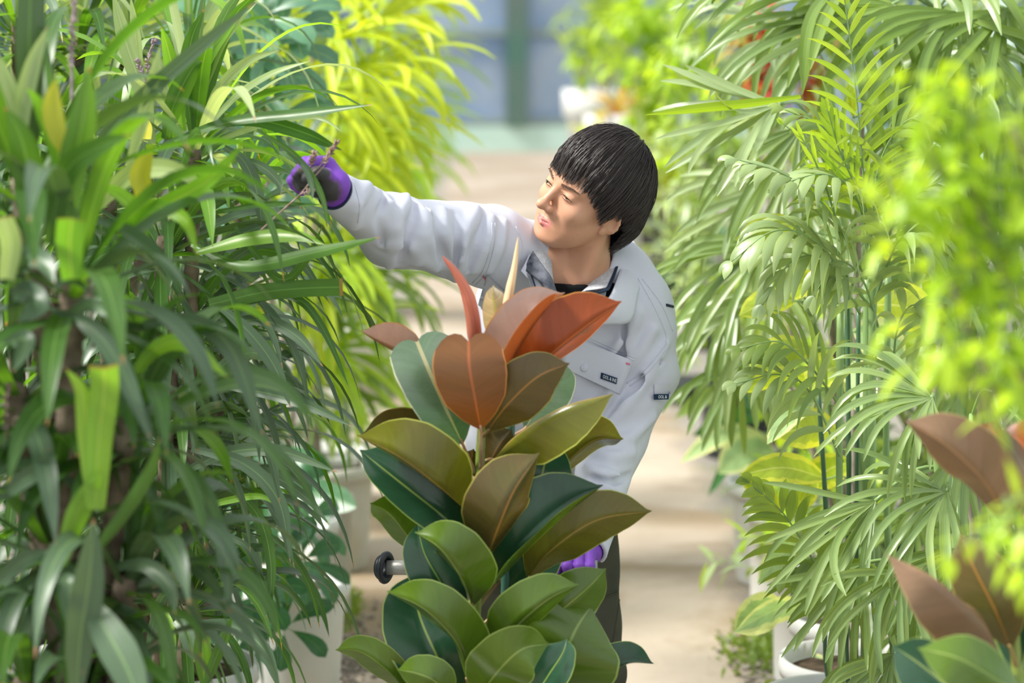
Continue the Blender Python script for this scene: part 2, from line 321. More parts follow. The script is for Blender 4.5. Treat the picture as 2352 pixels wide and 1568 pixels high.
# glove: lv 0 purple knit, 1 coating
m, nt = nm('glove'); out = N_(nt, 'ShaderNodeOutputMaterial'); b = N_(nt, 'ShaderNodeBsdfPrincipled'); at = N_(nt, 'ShaderNodeAttribute', attribute_name='lv'); tc = N_(nt, 'ShaderNodeTexCoord')
f = math_(nt, 'ADD', at.outputs['Fac'], math_(nt, 'MULTIPLY', math_(nt, 'SUBTRACT', noise(nt, 45, 3, tc.outputs['Object']), .5), .5))
c0 = ramp(nt, f, [(.38, (.17,.045,.42)), (.50, (.12,.05,.20)), (.6, (.045,.042,.05)), (1, (.03,.03,.034))])
L_(nt, c0, b.inputs['Base Color']); b.inputs['Roughness'].default_value = .62
bn = N_(nt, 'ShaderNodeBump'); bn.inputs['Strength'].default_value = .5; bn.inputs['Distance'].default_value = .001; L_(nt, noise(nt, 600, 2, tc.outputs['Object']), bn.inputs['Height']); L_(nt, bn.outputs[0], b.inputs['Normal'])
L_(nt, b.outputs[0], out.inputs[0]); M['glove'] = m
# floor: worn concrete with brown stains and cracks, gravel and moss towards the pots
m, nt = nm('path_concrete'); out = N_(nt, 'ShaderNodeOutputMaterial'); b = N_(nt, 'ShaderNodeBsdfPrincipled'); tc = N_(nt, 'ShaderNodeTexCoord')
mp = N_(nt, 'ShaderNodeMapping'); mp.inputs['Scale'].default_value = (.7, 1., 1.); L_(nt, tc.outputs['Object'], mp.inputs[0]); co = mp.outputs[0]
base = ramp(nt, noise(nt, 1.8, 6, co, .6), [(.3, (.36,.29,.22)), (.7, (.47,.40,.325))])
st = ramp(nt, noise(nt, .9, 5, co, .65, .6), [(.44, (0,0,0)), (.56, (1,1,1))])
base = mixc(nt, math_(nt, 'MULTIPLY', st, .75), base, (.21,.145,.07))
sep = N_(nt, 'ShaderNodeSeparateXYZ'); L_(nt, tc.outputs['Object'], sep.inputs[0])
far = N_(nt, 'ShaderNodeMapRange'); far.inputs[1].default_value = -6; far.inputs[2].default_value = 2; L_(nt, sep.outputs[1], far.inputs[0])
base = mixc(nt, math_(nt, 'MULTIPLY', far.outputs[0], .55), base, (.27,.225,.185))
gr = ramp(nt, noise(nt, 55, 4, tc.outputs['Object']), [(.35, (.10,.09,.08)), (.65, (.34,.31,.27))])
mo = ramp(nt, noise(nt, 7, 5, tc.outputs['Object']), [(.52, (0,0,0)), (.6, (1,1,1))])
gr = mixc(nt, math_(nt, 'MULTIPLY', mo, .6), gr, (.13,.17,.05))
ax = math_(nt, 'ABSOLUTE', math_(nt, 'SUBTRACT', sep.outputs[0], .05))
e = math_(nt, 'ADD', ax, math_(nt, 'MULTIPLY', math_(nt, 'SUBTRACT', noise(nt, 3, 4, tc.outputs['Object']), .5), .35))
mr = N_(nt, 'ShaderNodeMapRange'); mr.inputs[1].default_value = .62; mr.inputs[2].default_value = .74; L_(nt, e, mr.inputs[0])
base = mixc(nt, mr.outputs[0], base, gr)
L_(nt, base, b.inputs['Base Color']); b.inputs['Roughness'].default_value = .85
bn = N_(nt, 'ShaderNodeBump'); bn.inputs['Strength'].default_value = .4; bn.inputs['Distance'].default_value = .01; L_(nt, noise(nt, 30, 5, tc.outputs['Object']), bn.inputs['Height']); L_(nt, bn.outputs[0], b.inputs['Normal'])
L_(nt, b.outputs[0], out.inputs[0]); M['floor'] = m
M['kerb'] = plain('kerb_pale_green', (.50,.68,.60), .7, .3, col2=(.56,.73,.66), scale=2)
M['post'] = plain('post_green_grey', (.07,.17,.13), .6, .3, col2=(.14,.17,.155), scale=1.2)
M['rail'] = plain('rail_grey', (.26,.32,.30), .7, .3)
M['film'] = plain('film_panel_blue', (.22,.32,.50), .5, .4, col2=(.40,.46,.56), scale=1.1, detail=3)
M['film_side'] = plain('film_panel_white', (.45,.55,.50), .6, .3, col2=(.30,.42,.34), scale=.8)
# ------------------------------------------------------------------ the greenhouse
def struct(name, mb, m, parent=None):
    o = mb.build(name, m, parent, smooth=False)
    if parent is None: tag(o, kind='structure')
    return o
YW = 5553*1.8/345   # end wall
mb = MB(); box(mb, (-5, .2, -.2), (5, YW+.3, 0)); struct('floor', mb, M['floor'])
w_ = thing('wall_back', None, None, (0, YW, 0)); tag(w_, kind='structure')
mb = MB(); box(mb, (-5, YW, 0), (5, YW+.15, .31)); struct('kerb', mb, M['kerb'], w_)
mb = MB(); box(mb, (-5, YW+.09, .31), (5, YW+.11, 4.2)); struct('film_panel', mb, M['film'], w_)
for x in (-4.4, -2.2, .06, 2.3, 4.5):
    mb = MB(); box(mb, (x-.13, YW-.06, .31), (x+.13, YW+.05, 4.2)); struct('post', mb, M['post'], w_)
for z in (.36, 1.42, 2.5, 3.6):
    mb = MB(); box(mb, (-5, YW+.0, z-.035), (5, YW+.07, z+.035)); struct('rail', mb, M['rail'], w_)
for s, nmx in ((-1, 'wall_left'), (1, 'wall_right')):
    q = thing(nmx, None, None, (s*4.9, 12, 0)); tag(q, kind='structure')
    mb = MB(); box(mb, (s*4.95-.01, .2, .3), (s*4.95+.01, YW, 2.6)); struct('film_panel', mb, M['film_side'], q)
    mb = MB(); box(mb, (s*4.95-.08, .2, 0), (s*4.95+.08, YW, .3)); struct('kerb', mb, M['kerb'], q)
    for k in range(11):
        mb = MB(); y = 1+k*2.8; box(mb, (s*4.88-.04, y-.04, .3), (s*4.88+.04, y+.04, 3.0)); struct('post', mb, M['post'], q)

# ------------------------------------------------------------------ distance-field modelling (for the person)
def smin(a, b, k):
    h = np.clip(.5+.5*(b-a)/k, 0, 1); return b*(1-h)+a*h-k*h*(1-h)
def smax(a, b, k): return -smin(-a, -b, k)
def cap_(p, a, b, ra, rb=None):
    rb = ra if rb is None else rb; a = np.asarray(a, float); b = np.asarray(b, float); d = b-a
    t = np.clip(((p-a)@d)/max(d@d, 1e-12), 0, 1); return np.linalg.norm(p-a-t[:, None]*d, axis=1)-(ra+(rb-ra)*t)
def ell(p, c, r, R=None):
    q = p-np.asarray(c, float)
    if R is not None: q = q@np.asarray(R).T
    r = np.asarray(r, float); k0 = np.linalg.norm(q/r, axis=1); k1 = np.linalg.norm(q/(r*r), axis=1)
    return k0*(k0-1)/np.maximum(k1, 1e-9)
def mesh_sdf(fn, xs, ys, zs, B=8, slack=1.6):
    """surface nets on a rectilinear lattice, evaluated only near the surface"""
    nx, ny, nz = len(xs), len(ys), len(zs)
    F = np.full((nx, ny, nz), 1., np.float32)
    bx = list(range(0, nx, B)); by = list(range(0, ny, B)); bz = list(range(0, nz, B))
    cen = []; rad = []; idx = []
    for i in bx:
        for j in by:
            for k in bz:
                x0, x1 = xs[i], xs[min(i+B, nx-1)]; y0, y1 = ys[j], ys[min(j+B, ny-1)]; z0, z1 = zs[k], zs[min(k+B, nz-1)]
                cen.append(((x0+x1)/2, (y0+y1)/2, (z0+z1)/2)); rad.append(.5*math.dist((x0, y0, z0), (x1, y1, z1))); idx.append((i, j, k))
    d = fn(np.array(cen)); rad = np.array(rad)
    for (i, j, k), dd, rr in zip(idx, d, rad):
        i1, j1, k1 = min(i+B+1, nx), min(j+B+1, ny), min(k+B+1, nz)
        if abs(dd) > rr*slack+.012: F[i:i1, j:j1, k:k1] = dd; continue
    near = [(i, j, k) for (i, j, k), dd, rr in zip(idx, d, rad) if abs(dd) <= rr*slack+.012]
    for c0 in range(0, len(near), 400):
        ch = near[c0:c0+400]; pts = []; sl = []
        for i, j, k in ch:
            i1, j1, k1 = min(i+B+1, nx), min(j+B+1, ny), min(k+B+1, nz)
            g = np.stack(np.meshgrid(xs[i:i1], ys[j:j1], zs[k:k1], indexing='ij'), -1).reshape(-1, 3); pts.append(g); sl.append((i, i1, j, j1, k, k1))
        v = fn(np.concatenate(pts)); o = 0
        for g, (i, i1, j, j1, k, k1) in zip(pts, sl):
            F[i:i1, j:j1, k:k1] = v[o:o+len(g)].reshape(i1-i, j1-j, k1-k); o += len(g)
    s = F < 0; cnt = np.zeros((nx-1, ny-1, nz-1), np.int8)
    for a in (0, 1):
        for b in (0, 1):
            for c in (0, 1): cnt += s[a:nx-1+a, b:ny-1+b, c:nz-1+c]
    act = (cnt > 0) & (cnt < 8); ci = np.argwhere(act); vid = np.full(act.shape, -1, np.int64); vid[act] = np.arange(len(ci))
    acc = np.zeros((len(ci), 3)); num = np.zeros(len(ci)); ax = [xs, ys, zs]
    for d_ in range(3):
        for a in (0, 1):
            for b in (0, 1):
                o0 = [a, b]; o0.insert(d_, 0); o1 = list(o0); o1[d_] = 1
                A = ci+o0; Bc = ci+o1; fa = F[A[:, 0], A[:, 1], A[:, 2]]; fb = F[Bc[:, 0], Bc[:, 1], Bc[:, 2]]
                cr = (fa < 0) != (fb < 0); t = np.where(cr, fa/np.where(cr, fa-fb, 1), 0)
                pa = np.stack([ax[q][A[:, q]] for q in range(3)], 1); pb = np.stack([ax[q][Bc[:, q]] for q in range(3)], 1)
                acc += np.where(cr[:, None], pa+(pb-pa)*t[:, None], 0); num += cr
    v = acc/num[:, None]; faces = []
    for d_ in range(3):
        a, b = [q for q in range(3) if q != d_]
        sh = [slice(None)]*3; sh[d_] = slice(0, -1); s0 = s[tuple(sh)]; sh[d_] = slice(1, None); s1 = s[tuple(sh)]
        e = np.argwhere(s0 != s1); ok = (e[:, a] > 0) & (e[:, b] > 0) & (e[:, a] < F.shape[a]-1) & (e[:, b] < F.shape[b]-1); e = e[ok]
        da = np.zeros(3, int); da[a] = 1; db = np.zeros(3, int); db[b] = 1
        q = [e-da-db, e-db, e, e-da]; qv = np.stack([vid[x[:, 0], x[:, 1], x[:, 2]] for x in q], 1)
        ins = s[e[:, 0], e[:, 1], e[:, 2]]; flip = ins if d_ != 1 else ~ins
        qv = np.where(flip[:, None], qv, qv[:, ::-1]); faces.append(qv[(qv >= 0).all(1)])
    f = np.concatenate(faces)
    h = .0006   # pull the vertices onto the surface
    for _ in range(2):
        g = np.zeros_like(v)
        for q in range(3):
            e = np.zeros(3); e[q] = h; g[:, q] = (fn(v+e)-fn(v-e))/(2*h)
        n2 = np.maximum((g*g).sum(1), .3); st = fn(v)/n2
        v = v-g*np.clip(st, -.002, .002)[:, None]
    return v, f
def axis_(lo, hi, h, fine=None, hf=None):
    if fine is None: return np.arange(lo, hi+h, h)
    a = list(np.arange(lo, fine[0], h)) + list(np.arange(fine[0], fine[1], hf)) + list(np.arange(fine[1], hi+h, h)); return np.array(a)
def traceN(fn, px, py, start=3.9, n=60):
    px = np.atleast_1d(px).astype(float); py = np.atleast_1d(py).astype(float)
    D = np.stack([ray(a, b) for a, b in zip(px, py)]); t = np.full(len(D), start); live = np.ones(len(D), bool); hit = np.zeros(len(D), bool)
    for _ in range(n):
        if not live.any(): break
        i = np.where(live)[0]; q = fn(CAM+D[i]*t[i, None])
        h = q < .0005; hit[i[h]] = True; live[i[h]] = False
        t[i[~h]] += q[~h]*.85; live[t > 6.2] = False
    return CAM+D*t[:, None], hit, D
def trace(fn, px, py):
    q, h, _ = traceN(fn, px, py); return q[0] if h[0] else None
# ------------------------------------------------------------------ the person
HF = nrm(np.array([-.77, -.62, .13])); HL = np.array([.57, -.70, -.42]); HL = nrm(HL-HF*(HL@HF)); HU = np.cross(HF, HL)
HR = np.stack([HL, HF, HU])                    # rows: left, forward, up
HO = P(1281, 434, 4.765)-HF*.085
def h2w(q): return HO+np.asarray(q, float)@HR
def w2h(p): return (p-HO)@HR.T
PX = lambda a, b, y: P(a, b, y)
NB = P(1335, 665, 4.885)                       # base of the neck
SHR, ELR, WRR = P(1118, 562, 4.83), P(905, 530, 4.62), P(772, 441, 4.43)
SHL, ELL, WRL = P(1462, 722, 4.92), P(1400, 1030, 4.84), P(1345, 1262, 4.58)
HIPC = P(1235, 1210, 5.02)
def head_sdf(q):
    m = q.copy(); m[:, 0] = np.abs(q[:, 0])     # mirrored
    d = ell(q, (0, -.014, .038), (.075, .094, .082))
    d = smin(d, ell(q, (0, .026, .022), (.066, .060, .070)), .03)
    d = smin(d, ell(q, (0, .034, -.030), (.062, .050, .058)), .03)
    d = smin(d, ell(m, (.020, .040, -.072), (.040, .040, .036)), .03)
    d = smin(d, cap_(m, (.058, -.006, -.050), (.022, .062, -.100), .012, .013), .028)
    d = smin(d, ell(q, (0, .072, -.101), (.020, .016, .015)), .016)
    d = smin(d, ell(m, (.043, .060, -.030), (.020, .019, .017)), .022)
    d = smin(d, cap_(m, (.014, .083, .019), (.046, .068, .018), .0075), .014)
    d = smin(d, ell(q, (0, .068, -.070), (.026, .020, .020)), .018)            # muzzle
    d = smax(d, -ell(m, (.031, .098, -.001), (.017, .016, .010)), .012)         # sockets
    d = smin(d, cap_(q, (0, .084, .010), (0, .107, -.033), .0068, .0085), .011)
    d = smin(d, ell(q, (0, .110, -.036), (.0105, .0110, .0095)), .008)
    d = smin(d, ell(m, (.0130, .097, -.040), (.0080, .0095, .0080)), .009)
    d = smax(d, -ell(m, (.0060, .104, -.0485), (.0035, .0050, .0035)), .002)
    lid = ell(m, (.031, .0735, -.001), (.0165, .0135, .0135)); d = smin(d, lid, .005)
    slx = (m[:, 0]-.031)/.0145; slit = ell(m, (.031, .089, -.0030), (.0125, .010, .0009)); d = smax(d, -slit, .0015)
    d = smin(d, cap_(m, (.017, .086, .0045), (.044, .078, .0030), .0012, .0012), .004)   # fold above the eye
    # lips
    d = smin(d, cap_(m, (0, .0925, -.0665), (.021, .0815, -.0688), .0036, .0020), .004)
    d = smin(d, cap_(m, (0, .0915, -.0760), (.018, .0810, -.0720), .0044, .0022), .004)
    d = smax(d, -cap_(m, (0, .0975, -.0712), (.0265, .0790, -.0672), .0012, .0010), .0018)
    d = smax(d, -cap_(q, (0, .094, -.051), (0, .0945, -.061), .0018, .002), .006)
    d = smin(d, cap_(m, (.022, .083, -.048), (.031, .070, -.072), .0035, .003), .012)    # cheek beside the mouth
    # ears
    ex, ey, ez = .077, -.010, -.022
    a = math.radians(-14); R = np.array([[.92, .36, 0], [-.36, .92, 0], [0, 0, 1]])
    Rt = np.array([[1, 0, 0], [0, math.cos(a), math.sin(a)], [0, -math.sin(a), math.cos(a)]])@R
    e = ell(m, (ex, ey, ez), (.0065, .0185, .030), Rt)
    e = smax(e, -ell(m, (ex+.0078, ey+.001, ez+.000), (.0070, .0115, .0190), Rt), .002)
    pr = None
    for k in range(11):
        t = math.radians(-70+k*27); q0 = np.array([.003, .0165*math.cos(t)*-1, .027*math.sin(t)+.002])
        w0 = np.array([ex, ey, ez])+q0@Rt
        if pr is not None: e = smin(e, cap_(m, pr, w0, .0032), .003)
        pr = w0
    e = smin(e, ell(m, (ex-.002, ey+.010, ez-.026), (.0058, .0078, .0090)), .006)
    e = smin(e, ell(m, (ex-.001, ey+.0145, ez-.004), (.0040, .004, .006)), .004)
    d = smin(d, e, .006)
    return d
def neck_sdf(p):
    d = cap_(p, h2w((0, -.022, -.070)), NB+np.array([.0, .012, 0]), .051, .057)
    d = smin(d, cap_(p, h2w((.052, -.02, -.05)), NB+np.array([-.012, -.052, -.01]), .010, .010), .03)
    d = smin(d, ell(p, h2w((0, .020, -.140)), (.012, .012, .015)), .02)
    return d
HEEL = [P(1300, 2085, 5.0), P(1130, 2060, 5.15)]
def body_sdf(p):
    d = neck_sdf(p)
    for a, b, r0, r1 in ((SHR, ELR, .046, .040), (ELR, WRR, .040, .026), (SHL, ELL, .046, .040), (ELL, WRL, .038, .026)):
        d = smin(d, cap_(p, a+[0, .01, 0], b+[0, .005, 0], r0, r1), .03)
    d = smin(d, cap_(p, SHR+[.03, .02, -.01], SHL+[-.03, .02, .0], .06), .05)
    d = smin(d, ell(p, P(1285, 800, 4.96), (.16, .10, .22)), .06)
    d = smin(d, ell(p, P(1230, 1060, 5.0), (.13, .09, .2)), .06)
    d = smin(d, ell(p, HIPC, (.15, .10, .13)), .05)
    for k, (hx, kx, an) in enumerate(((.075, P(1350, 1540, 4.93), np.array([.13, 5.02, .09])), (-.075, P(1185, 1540, 5.0), np.array([-.02, 5.15, .09])))):
        h = HIPC+[hx, 0, -.06]; d = smin(d, cap_(p, h, kx, .078, .052), .03); d = smin(d, cap_(p, kx, an, .052, .034), .03)
        d = smin(d, cap_(p, an-[0, 0, .04], an+[-.05, -.13, -.045], .032, .026), .03)
    return d
def full_sdf(p):
    d = body_sdf(p); hp = w2h(p); nr = np.linalg.norm(hp-[0, 0, -.02], axis=1)-.19
    out = d.copy(); k = nr < .08
    if k.any(): out[k] = smin(d[k], head_sdf(hp[k]), .018)
    return out
person = thing('person', 'person in pale grey work jacket and purple gloves, reaching into the leaves', 'person', (.1, 5.0, 0))
hc = h2w((0, 0, -.01)); hf = .0019
xs = axis_(-.42, .38, .012, (hc[0]-.13, hc[0]+.13), hf); ys = axis_(4.3, 5.3, .012, (hc[1]-.135, hc[1]+.12), hf); zs = axis_(-.02, hc[2]+.16, .012, (hc[2]-.155, hc[2]+.15), hf)
v, f = mesh_sdf(full_sdf, xs, ys, zs)
hp = w2h(v); am = np.abs(hp[:, 0])
lipd = np.minimum(ell(np.stack([am, hp[:, 1], hp[:, 2]], 1), (0, .088, -.0670), (.0250, .022, .0040)), ell(np.stack([am, hp[:, 1], hp[:, 2]], 1), (0, .088, -.0758), (.0225, .022, .0056)))
lv = np.clip(.5-lipd/.003*.5, 0, 1)*.5+.5; lv[lipd > .004] = .5; lv = np.where(lipd < 0, 1, lv)
mb = MB(); mb.add(v, f, None, lv); body = mb.build('body', M['skin'], person)
def uvsphere(mb, c, r, k=16, Rm=None, lv=.5):
    th = np.linspace(0.001, PI-.001, k); ph = np.linspace(0, 2*PI, 2*k, endpoint=False); r = np.ones(3)*r
    g = np.stack([np.sin(th)[:, None]*np.cos(ph)[None]*r[0], np.sin(th)[:, None]*np.sin(ph)[None]*r[1], np.cos(th)[:, None]*np.ones(len(ph))[None]*r[2]], -1)
    if Rm is not None: g = g@Rm
    mb.grid(g+np.asarray(c), None, lv, True)
_bx = np.linspace(.008, .06, 14); _bz = np.linspace(.005, .03, 10); _g = np.stack(np.meshgrid(_bx, _bz, indexing='ij'), -1).reshape(-1, 2); _y = np.full(len(_g), .125)
for _ in range(40): _y -= head_sdf(np.stack([_g[:, 0], _y, _g[:, 1]], 1))*.8
_y = _y.reshape(14, 10)
def ybrow(x, z):
    i = min(max((x-_bx[0])/(_bx[1]-_bx[0]), 0), 12.99); j = min(max((z-_bz[0])/(_bz[1]-_bz[0]), 0), 8.99); a, b = int(i), int(j); u, w_ = i-a, j-b
    return _y[a, b]*(1-u)*(1-w_)+_y[a+1, b]*u*(1-w_)+_y[a, b+1]*(1-u)*w_+_y[a+1, b+1]*u*w_+.0003
for s in (1, -1):
    mb = MB(); uvsphere(mb, h2w((s*.031, .0735, -.001)), .0122); e_ = mb.build('eye', M['eyewhite'], person)
    mb = MB(); uvsphere(mb, h2w((s*.031+s*.0035-.001, .0790, -.002)), .0074); mb.build('iris', M['iris'], e_)
    mb = MB(); q = np.array([h2w((s*(.031+x), yy, zz)) for x, yy, zz in ((-.0150, .0862, -.0035), (-.008, .0888, .0003), (0, .0889, .0012), (.008, .0870, -.0002), (.0160, .0800, -.0042))])
    tube(mb, spline(q, 14), np.interp(np.linspace(0, 1, 14), [0, .4, 1], [.0004, .0009, .0004]), 6)
    q = np.array([h2w((s*(.031+x), yy, zz)) for x, yy, zz in ((-.010, .0866, -.0052), (0, .0880, -.0060), (.011, .0845, -.0052))])
    tube(mb, spline(q, 10), .0004, 5); mb.build('eyelashes', M['lash'], person)
    mb = MB()
    for k in range(130):
        t = RNG.rand(); x = .012+t*.040; z = .0155+.0045*math.sin(t*2.4)+(RNG.rand()-.5)*.0058*(1.25-t*.9); y = .09
        a = h2w((s*x, ybrow(x, z), z)); b = a+h2w((s*.0065, -.0012, .0012*(1-2.2*t)))-HO+HF*.0012
        tube(mb, [a, (a+b)/2+HF*.0005, b], [.0003, .00028, .0001], 4, cap=False)
    mb.build('eyebrow', M['brow'], person)

# hair -------------------------------------------------------------------------------------------
HC = np.array([0, -.018, .004]); HRAD = np.array([.0900, .1150, .1335])
def zend(d):
    psi = math.degrees(math.atan2(abs(d[0]), d[1]+1e-9))
    return float(np.interp(psi, [0, 28, 46, 58, 70, 80, 92, 104, 116, 135, 180], [.036, .034, .028, .004, -.028, -.004, -.008, -.030, -.085, -.112, -.122]))
wh = nrm(np.array([-.012, -.078, .098])-HC)
def hpos(d, k):
    q = d*HRAD*k
    if d[2] < 0: q = q*np.array([1+.06*abs(d[2]), 1+(.22*abs(d[2]) if d[1] < 0 else 0), 1+.05*abs(d[2])])
    
    return HC+q
def zz(d, k): return hpos(d, k)[2]
b1 = nrm(np.cross(wh, [0, 0, 1])); b2 = np.cross(wh, b1)
def strand(alpha, phi0, k, jit, lift, stop=0., nseg=12, sway=0.):
    ax = nrm(math.cos(alpha)*b1+math.sin(alpha)*b2); pts = []; phi = phi0
    def D(ph, al):
        a2 = nrm(math.cos(al)*b1+math.sin(al)*b2); return nrm(wh*math.cos(ph)+a2*math.sin(ph))
    ph = phi0; ok = []
    while ph < 2.9:
        d = D(ph, alpha+sway*(ph-phi0)); 
        if hpos(d, k)[2] < zend(d)+jit: break
        ok.append(ph); ph += .03
    if len(ok) < 5: return None
    phs = np.linspace(phi0, ok[-1], nseg); out = []
    for i, ph in enumerate(phs):
        t = i/(nseg-1); d = D(ph, alpha+sway*(ph-phi0)); out.append(hpos(d, k*(.972+.04*math.sin(min(1, t*1.15)*PI)+lift*t*t)))
    return np.array(out)
hair_mb = MB(); cnt = 0
# scalp cap under the strands
th = np.linspace(.001, 2.25, 60); ph = np.linspace(0, 2*PI, 100, endpoint=False); g = np.zeros((60, 100, 3)); Wm = np.stack([b1, b2, wh])
for j, p_ in enumerate(ph):
    last = 0; ds = []
    for i, t_ in enumerate(th):
        d = nrm(wh*math.cos(t_)+(math.cos(p_)*b1+math.sin(p_)*b2)*math.sin(t_)); q = hpos(d, .945)
        if q[2] < zend(d)+.010: break
        ds.append(t_)
    m_ = ds[-1] if ds else .1
    for i in range(60):
        t_ = m_*i/59+.0005; d = nrm(wh*math.cos(t_)+(math.cos(p_)*b1+math.sin(p_)*b2)*math.sin(t_)); g[i, j] = hpos(d, .945-.03*(i/59)**6)
mb_cap = MB(); mb_cap.grid(h2w(g.reshape(-1, 3)).reshape(g.shape), None, .1, True)
R2 = np.random.RandomState(5)
for cl in range(1450):
    al = R2.rand()*2*PI; p0 = (R2.rand()**.8)*1.5 if cl > 160 else .02+R2.rand()*.1
    k = 1.0+(R2.rand()-.5)*.085; jit = R2.rand()**1.6*.048-.012; lift = (R2.rand()-.35)*.035; sw = (R2.rand()-.5)*.22
    c = strand(al, p0, k, jit, lift, sway=sw)
    if c is None: continue
    tone = R2.rand(); nst = 9
    for s_ in range(nst):
        o1 = (R2.rand(3)-.5)*.010; o2 = (R2.rand(3)-.5)*.0022; t = np.linspace(0, 1, len(c))[:, None]
        q = c+o1*(1-t)+o2*t+(R2.rand(3)-.5)*.008*np.sin(t*PI)
        w0 = .0004+R2.rand()*.00045
        tube(hair_mb, h2w(q), w0*np.interp(t[:, 0], [0, .1, .7, 1], [.5, 1, .9, .12]), 3, lv=tone*.6+R2.rand()*.4, cap=False); cnt += 1
for _ in range(160):   # loose single hairs
    al = R2.rand()*2*PI; c = strand(al, R2.rand()*.8, 1.03+R2.rand()*.03, R2.rand()*.01-.012, .03, sway=(R2.rand()-.5)*.7)
    if c is not None: tube(hair_mb, h2w(c), .0003, 3, lv=.8, cap=False)
hair = hair_mb.build('hair', M['hair'], person); mb_cap.build('hair_base', M['hair'], hair)

# jacket ------------------------------------------------------------------------------------------
def jacket_base(p):
    d = ell(p, P(1285, 770, 4.955), (.185, .130, .215))
    d = smin(d, ell(p, P(1232, 990, 5.0), (.150, .120, .27)), .09)
    d = smin(d, cap_(p, P(1150, 580, 4.86), P(1425, 655, 4.95), .068, .078), .06)
    d = smin(d, cap_(p, P(1230, 590, 4.90), P(1400, 600, 4.98), .045, .045), .06)
    d = smin(d, cap_(p, SHR, ELR, .082, .066), .05)
    d = smin(d, cap_(p, ELR, WRR, .064, .037), .035)
    d = smin(d, cap_(p, SHL, P(1478, 860, 4.9), .080, .068), .05)
    a = cap_(p, P(1478, 860, 4.9), ELL, .068, .063); a = smin(a, cap_(p, ELL, WRL, .063, .042), .03)
    d = smin(d, a, .014)
    return d
def pl3(pts, fn):
    q, h, _ = traceN(fn, [a for a, b in pts], [b for a, b in pts]); return [x if k else None for x, k in zip(q, h)]
folds = [  # (pixels along the fold, radius, height): ridges
 ([(962, 452), (972, 478), (965, 540), (955, 600)], .010, .5), ([(935, 450), (915, 500), (905, 560), (893, 612)], .012, .5),
 ([(905, 430), (898, 470), (905, 520)], .008, .4), ([(845, 425), (822, 470), (812, 520)], .008, .35), ([(985, 487), (975, 540), (1000, 600), (1035, 655)], .010, .45),
 ([(1018, 480), (1022, 530), (1040, 590)], .009, .4), ([(1092, 478), (1068, 540), (1056, 600), (1050, 640)], .010, .5), ([(1130, 500), (1118, 560), (1090, 620)], .008, .35),
 ([(880, 560), (940, 570), (1000, 620), (1050, 655)], .009, .4), ([(1160, 510), (1150, 560), (1125, 620)], .007, .3),
 ([(1500, 760), (1450, 830), (1400, 900)], .012, .45), ([(1530, 790), (1480, 870), (1420, 950), (1380, 990)], .011, .45), ([(1460, 720), (1420, 800), (1380, 830)], .009, .35),
 ([(1470, 1075), (1420, 1095), (1370, 1088), (1350, 1070)], .012, .6), ([(1465, 1130), (1400, 1120), (1365, 1105)], .010, .5), ([(1340, 1030), (1400, 1050), (1450, 1040)], .010, .4),
 ([(1455, 1160), (1400, 1170), (1360, 1190)], .010, .4), ([(1300, 950), (1340, 930), (1380, 880)], .010, .4), ([(1500, 960), (1455, 1000), (1400, 1020)], .009, .35),
 ([(1250, 780), (1270, 850), (1290, 900)], .008, .3), ([(1100, 700), (1090, 800), (1080, 900)], .008, .3), ([(1420, 640), (1450, 720), (1440, 800)], .008, .25)]
ridge = []
for pts, r, hgt in folds:
    q = [x for x in pl3(pts, jacket_base) if x is not None]
    if len(q) > 1:
        q = spline(np.array(q), 9); q[:, 1] -= r*.12; ridge.append((q, r))
grooves = []
for pts, r in (([(948, 455), (950, 500), (930, 560), (920, 610)], .007), ([(975, 480), (1000, 540), (1020, 600)], .006), ([(1045, 490), (1050, 550), (1045, 610)], .007),
               ([(880, 440), (872, 500), (880, 560)], .006), ([(1385, 900), (1340, 980), (1310, 1010)], .005), ([(1450, 1090), (1400, 1108), (1365, 1098)], .007), ([(1110, 500), (1095, 560), (1075, 620)], .006),
               ([(1515, 830), (1450, 900), (1400, 960)], .008), ([(1440, 1140), (1390, 1148), (1350, 1150)], .006), ([(1440, 740), (1430, 810), (1405, 860)], .007)):
    q = [x for x in pl3(pts, jacket_base) if x is not None]
    if len(q) > 1: q = spline(np.array(q), 9); q[:, 1] -= r*.05; grooves.append((q, r))
def chain(p, q, r):
    lo = q.min(0)-.04; hi = q.max(0)+.04; k = ((p > lo) & (p < hi)).all(1); d = np.full(len(p), .04)
    if k.any():
        pk = p[k]; dd = np.full(len(pk), 9.)
        n = len(q)-1
        for i in range(n):
            t0, t1 = i/n, (i+1)/n; e = lambda t: r*(.25+.75*math.sin(PI*(.08+.84*t)))
            dd = np.minimum(dd, cap_(pk, q[i], q[i+1], e(t0), e(t1)))
        d[k] = np.minimum(dd, .04)
    return d
def jacket_soft(p):
    d = jacket_base(p)
    for q, r in ridge: d = smin(d, chain(p, q, r), .020)
    for q, r in grooves: d = smax(d, -chain(p, q, r), .014)
    s = .0022*np.sin(p[:, 0]*31+3*np.sin(p[:, 2]*17))*np.sin(p[:, 2]*27+p[:, 1]*19) + .0016*np.sin(p[:, 0]*57+p[:, 2]*43)*np.sin(p[:, 1]*39-p[:, 2]*31)
    return d-s
aR = nrm(WRR-ELR); aL = nrm(WRL-ELL)
NKO = P(1322, 632, 4.84)
